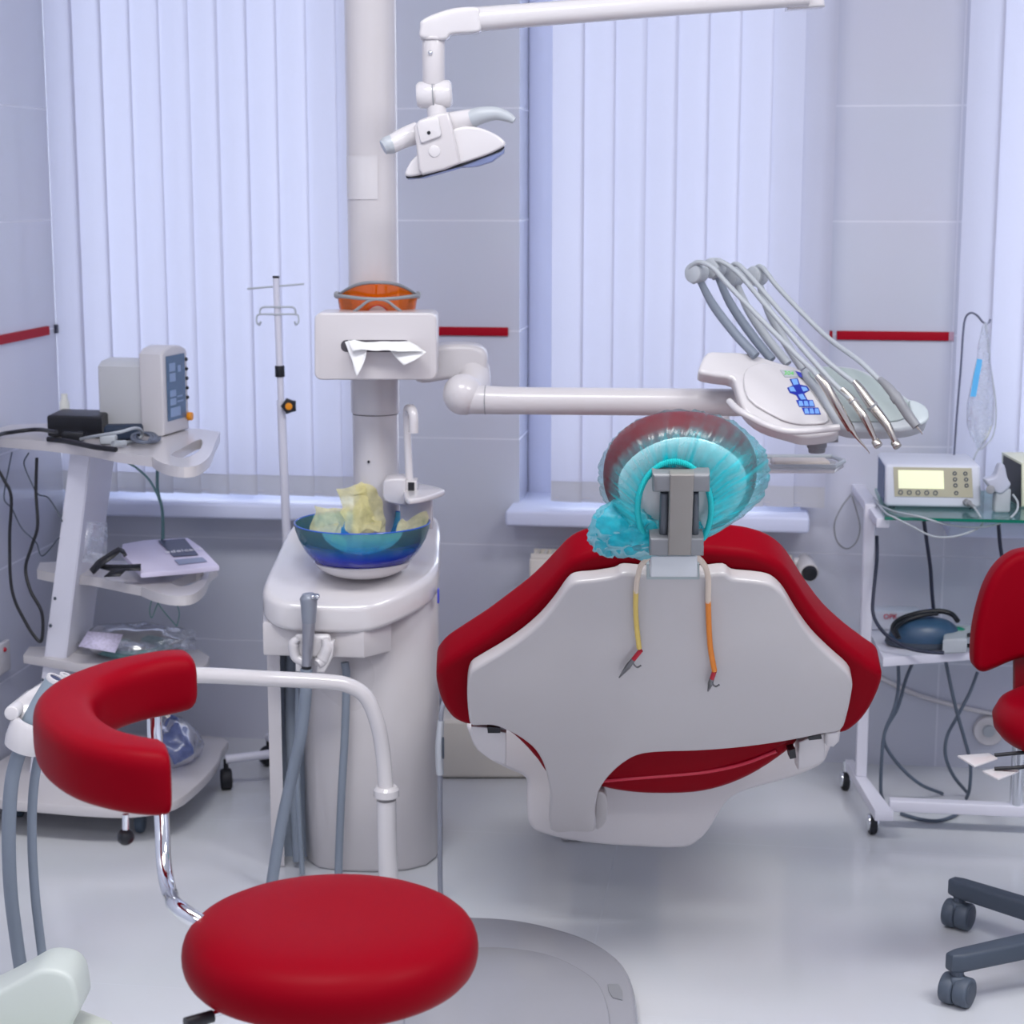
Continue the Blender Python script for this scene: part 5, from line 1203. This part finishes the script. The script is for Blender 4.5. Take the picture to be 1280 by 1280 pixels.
for pts, lb in [
    ([PV(1123, 832, 4.16), PV(1123, 858, 4.16), PV(1118, 885, 4.16), PV(1106, 915, 4.16), PV(1102, 950, 4.16), PV(1101, 988, 4.18), PZ(1104, 1000, .006)], 'slate cable hanging nearest the left upright under the lower shelf'),
    ([PV(1141, 828, 4.18), PV(1132, 850, 4.18), PV(1122, 885, 4.18), PV(1108, 910, 4.18), PV(1106, 930, 4.18), PV(1125, 958, 4.2), PV(1150, 980, 4.22), PZ(1178, 992, .006)], 'slate cable bending right across the first one under the shelf'),
    ([PV(1182, 826, 4.16), PV(1188, 855, 4.16), PV(1196, 890, 4.17), PV(1206, 925, 4.18), PV(1213, 955, 4.19), PV(1212, 985, 4.2), PZ(1208, 998, .006)], 'slate cable slanting down to the right from the lower shelf'),
    ([PV(1222, 840, 4.2), PV(1212, 866, 4.2), PV(1197, 895, 4.2), PV(1184, 920, 4.2), PV(1182, 945, 4.2), PV(1192, 970, 4.22), PZ(1210, 992, .006)], 'slate cable crossing from behind the red backrest to the floor'),
    ([PZ(1126, 1017, .006), PZ(1150, 1024, .006), PZ(1172, 1026, .006), PZ(1192, 1020, .006), PZ(1206, 1010, .006), PZ(1225, 1012, .006), PZ(1240, 1016, .006), PZ(1243, 1010, .006)], 'slate cable curling on the floor in front of the cart bar')]:
    solo('slate_cable', M().tube(pts, .0042, 10), LG2, lb, 'cable')
solo('loop_cable', M().tube([PV(1064, 618, 4.45), PV(1052, 634, 4.45), PV(1043, 655, 4.45), PV(1046, 676, 4.45), PV(1058, 686, 4.45), PV(1070, 678, 4.45), PV(1075, 660, 4.45), PV(1071, 640, 4.45), PV(1065, 620, 4.45)], .0018, 8), GREY, 'thin grey cable loop hanging left of the glass shelf', 'cable')
# power strip box
t = thing('power_supply', 'low white box with red lettering at the back of the lower shelf', 'power supply', PZ(1112, 786, sz))
bp0 = PZ(1114, 788, sz)
part('case', M().box(bp0 + U * .024 + Vector((.01, .03, 0)), (.12, .06, .047), rz=.1, bev=.004), FRAME, t)
part('print', text_mesh('OPK', .017, PV(1113, 771, (bp0 + Vector((.01, -.003, 0))).dot(F)), R, U), RTXT, t, label='red lettering')
# foot pedal
pc_ = PZ(1155, 806, sz) + U * .002
t = thing('foot_pedal', 'dark blue foot pedal with green button wrapped in its cable', 'foot pedal', pc_)
def sh(x, y, z): return PZ(x, y, sz + z)
g = M(); rows = []
for i in range(12):
    a = math.pi / 2 * i / 11; rr = max(.02, math.cos(a) ** .6); z = .055 * math.sin(a)
    rows.append([pc_ + R * (.085 * rr * math.cos(b)) + F * (.055 * rr * math.sin(b)) + U * (z + .008) for b in [2 * math.pi * k / 36 for k in range(36)]])
g.grid(rows, True)
part('dome', g, mat('pedal_blue', (52, 82, 112), .35), t, smooth=180)
part('skirt', M().lathe([(0, 0), (.088, 0), (.092, .006), (.09, .013), (0, .014)], pc_, n=36, sx=1, sy=.65, xdir=R), DARK, t)
fb = part('front_block', M().prism([sh(1178, 818, .001), sh(1208, 817, .001), sh(1214, 800, .001), sh(1180, 798, .001)], U * .036, .006), LGREY, t)
part('pedal_button', M().ball(PV(1197, 788, pc_.dot(F) - .0), .018, (1, .8, .5)), GREENB, t)
part('pedal_button', M().ball(PV(1164, 764, pc_.dot(F) + .03), .012, (1, .8, .5)), BLUEB, t)
part('cable_wrap', M().tube([PV(1122, 796, 4.1), PV(1116, 785, 4.13), PV(1125, 774, 4.16), PV(1150, 766, 4.18), PV(1175, 764, 4.18), PV(1190, 768, 4.17), PV(1197, 776, 4.14)], .006, 10).tube([PV(1124, 798, 4.1), PV(1120, 786, 4.12), PV(1132, 776, 4.15), PV(1155, 769, 4.16), PV(1172, 767, 4.17)], .005, 10), BLACK, t)
for yy in (794, 807): part('pedal_cord', M().tube([PV(1210, yy, 4.1), PV(1222, yy - 1, 4.11), PV(1240, yy, 4.14)], .005, 8), BLACK, t)
# wall conduit and round socket
cd = [PY(x, y, YW - .006) for x, y in [(1098, 846), (1140, 866), (1190, 881), (1245, 893), (1330, 905)]]
solo('wall_cable', M().tube(cd, .006, 8), WHITE2, 'white cable fixed along the back wall behind the right cart', 'cable')
so = PY(1236, 914, YW - .012)
t = thing('round_socket', 'round white wall socket beside the red stool seat', 'socket', so)
part('plate', M().lathe([(0, 0), (.02, 0), (.03, .003), (.036, .004), (.038, .0), (.038, -.012), (0, -.012)], so, -Vector((0, 1, 0)), 32), WHITE2, t)
part('core', M().lathe([(0, .006), (.014, .006), (.016, .0), (0, 0)], so, -Vector((0, 1, 0)), 24), LGREY, t)

# ------------------------------------------------------------------ lights
def area(name, loc, rot, sx, sy, power, col, spread=None):
    l = bpy.data.lights.new(name, 'AREA'); l.shape = 'RECTANGLE'; l.size = sx; l.size_y = sy; l.energy = power; l.color = col
    if spread: l.spread = spread
    o = bpy.data.objects.new(name, l); C.objects.link(o); o.location = loc; o.rotation_euler = rot; return o
for i, (x0, x1) in enumerate(WINS):
    area('window_daylight', ((x0 + x1) / 2, YW + .6, 1.6), (rad(-90), 0, 0), x1 - x0 + .1, 2.1, 27 * (x1 - x0), (.88, .93, 1))
for x, y, e in ((-.7, -.3, 19), (1.3, -.3, 27), (-.7, 2.1, 41), (1.3, 2.1, 47)):
    area('ceiling_light', (x, y, ZC - .02), (0, 0, 0), 1.2, .6, e, (1, .985, .98))
w = bpy.data.worlds.new('world'); bpy.context.scene.world = w; w.use_nodes = True
bgn = w.node_tree.nodes['Background']; bgn.inputs[0].default_value = lin(205, 222, 255); bgn.inputs[1].default_value = 1.6

# ------------------------------------------------------------------ camera
cam = bpy.data.cameras.new('camera'); cam.sensor_width = 36; cam.sensor_fit = 'HORIZONTAL'; cam.lens = 36 * FPX / 1280
cam.dof.use_dof = True; cam.dof.focus_distance = 3.0; cam.dof.aperture_fstop = 7.0
co = bpy.data.objects.new('camera', cam); C.objects.link(co); co.location = CAM
co.rotation_euler = (rad(90) - PITCH, 0, YAW)
bpy.context.scene.camera = co
vs = bpy.context.scene.view_settings
vs.view_transform = 'Standard'; vs.look = 'None'; vs.exposure = 0
bpy.context.scene.cycles.max_bounces = 10
bpy.context.scene.cycles.transparent_max_bounces = 16
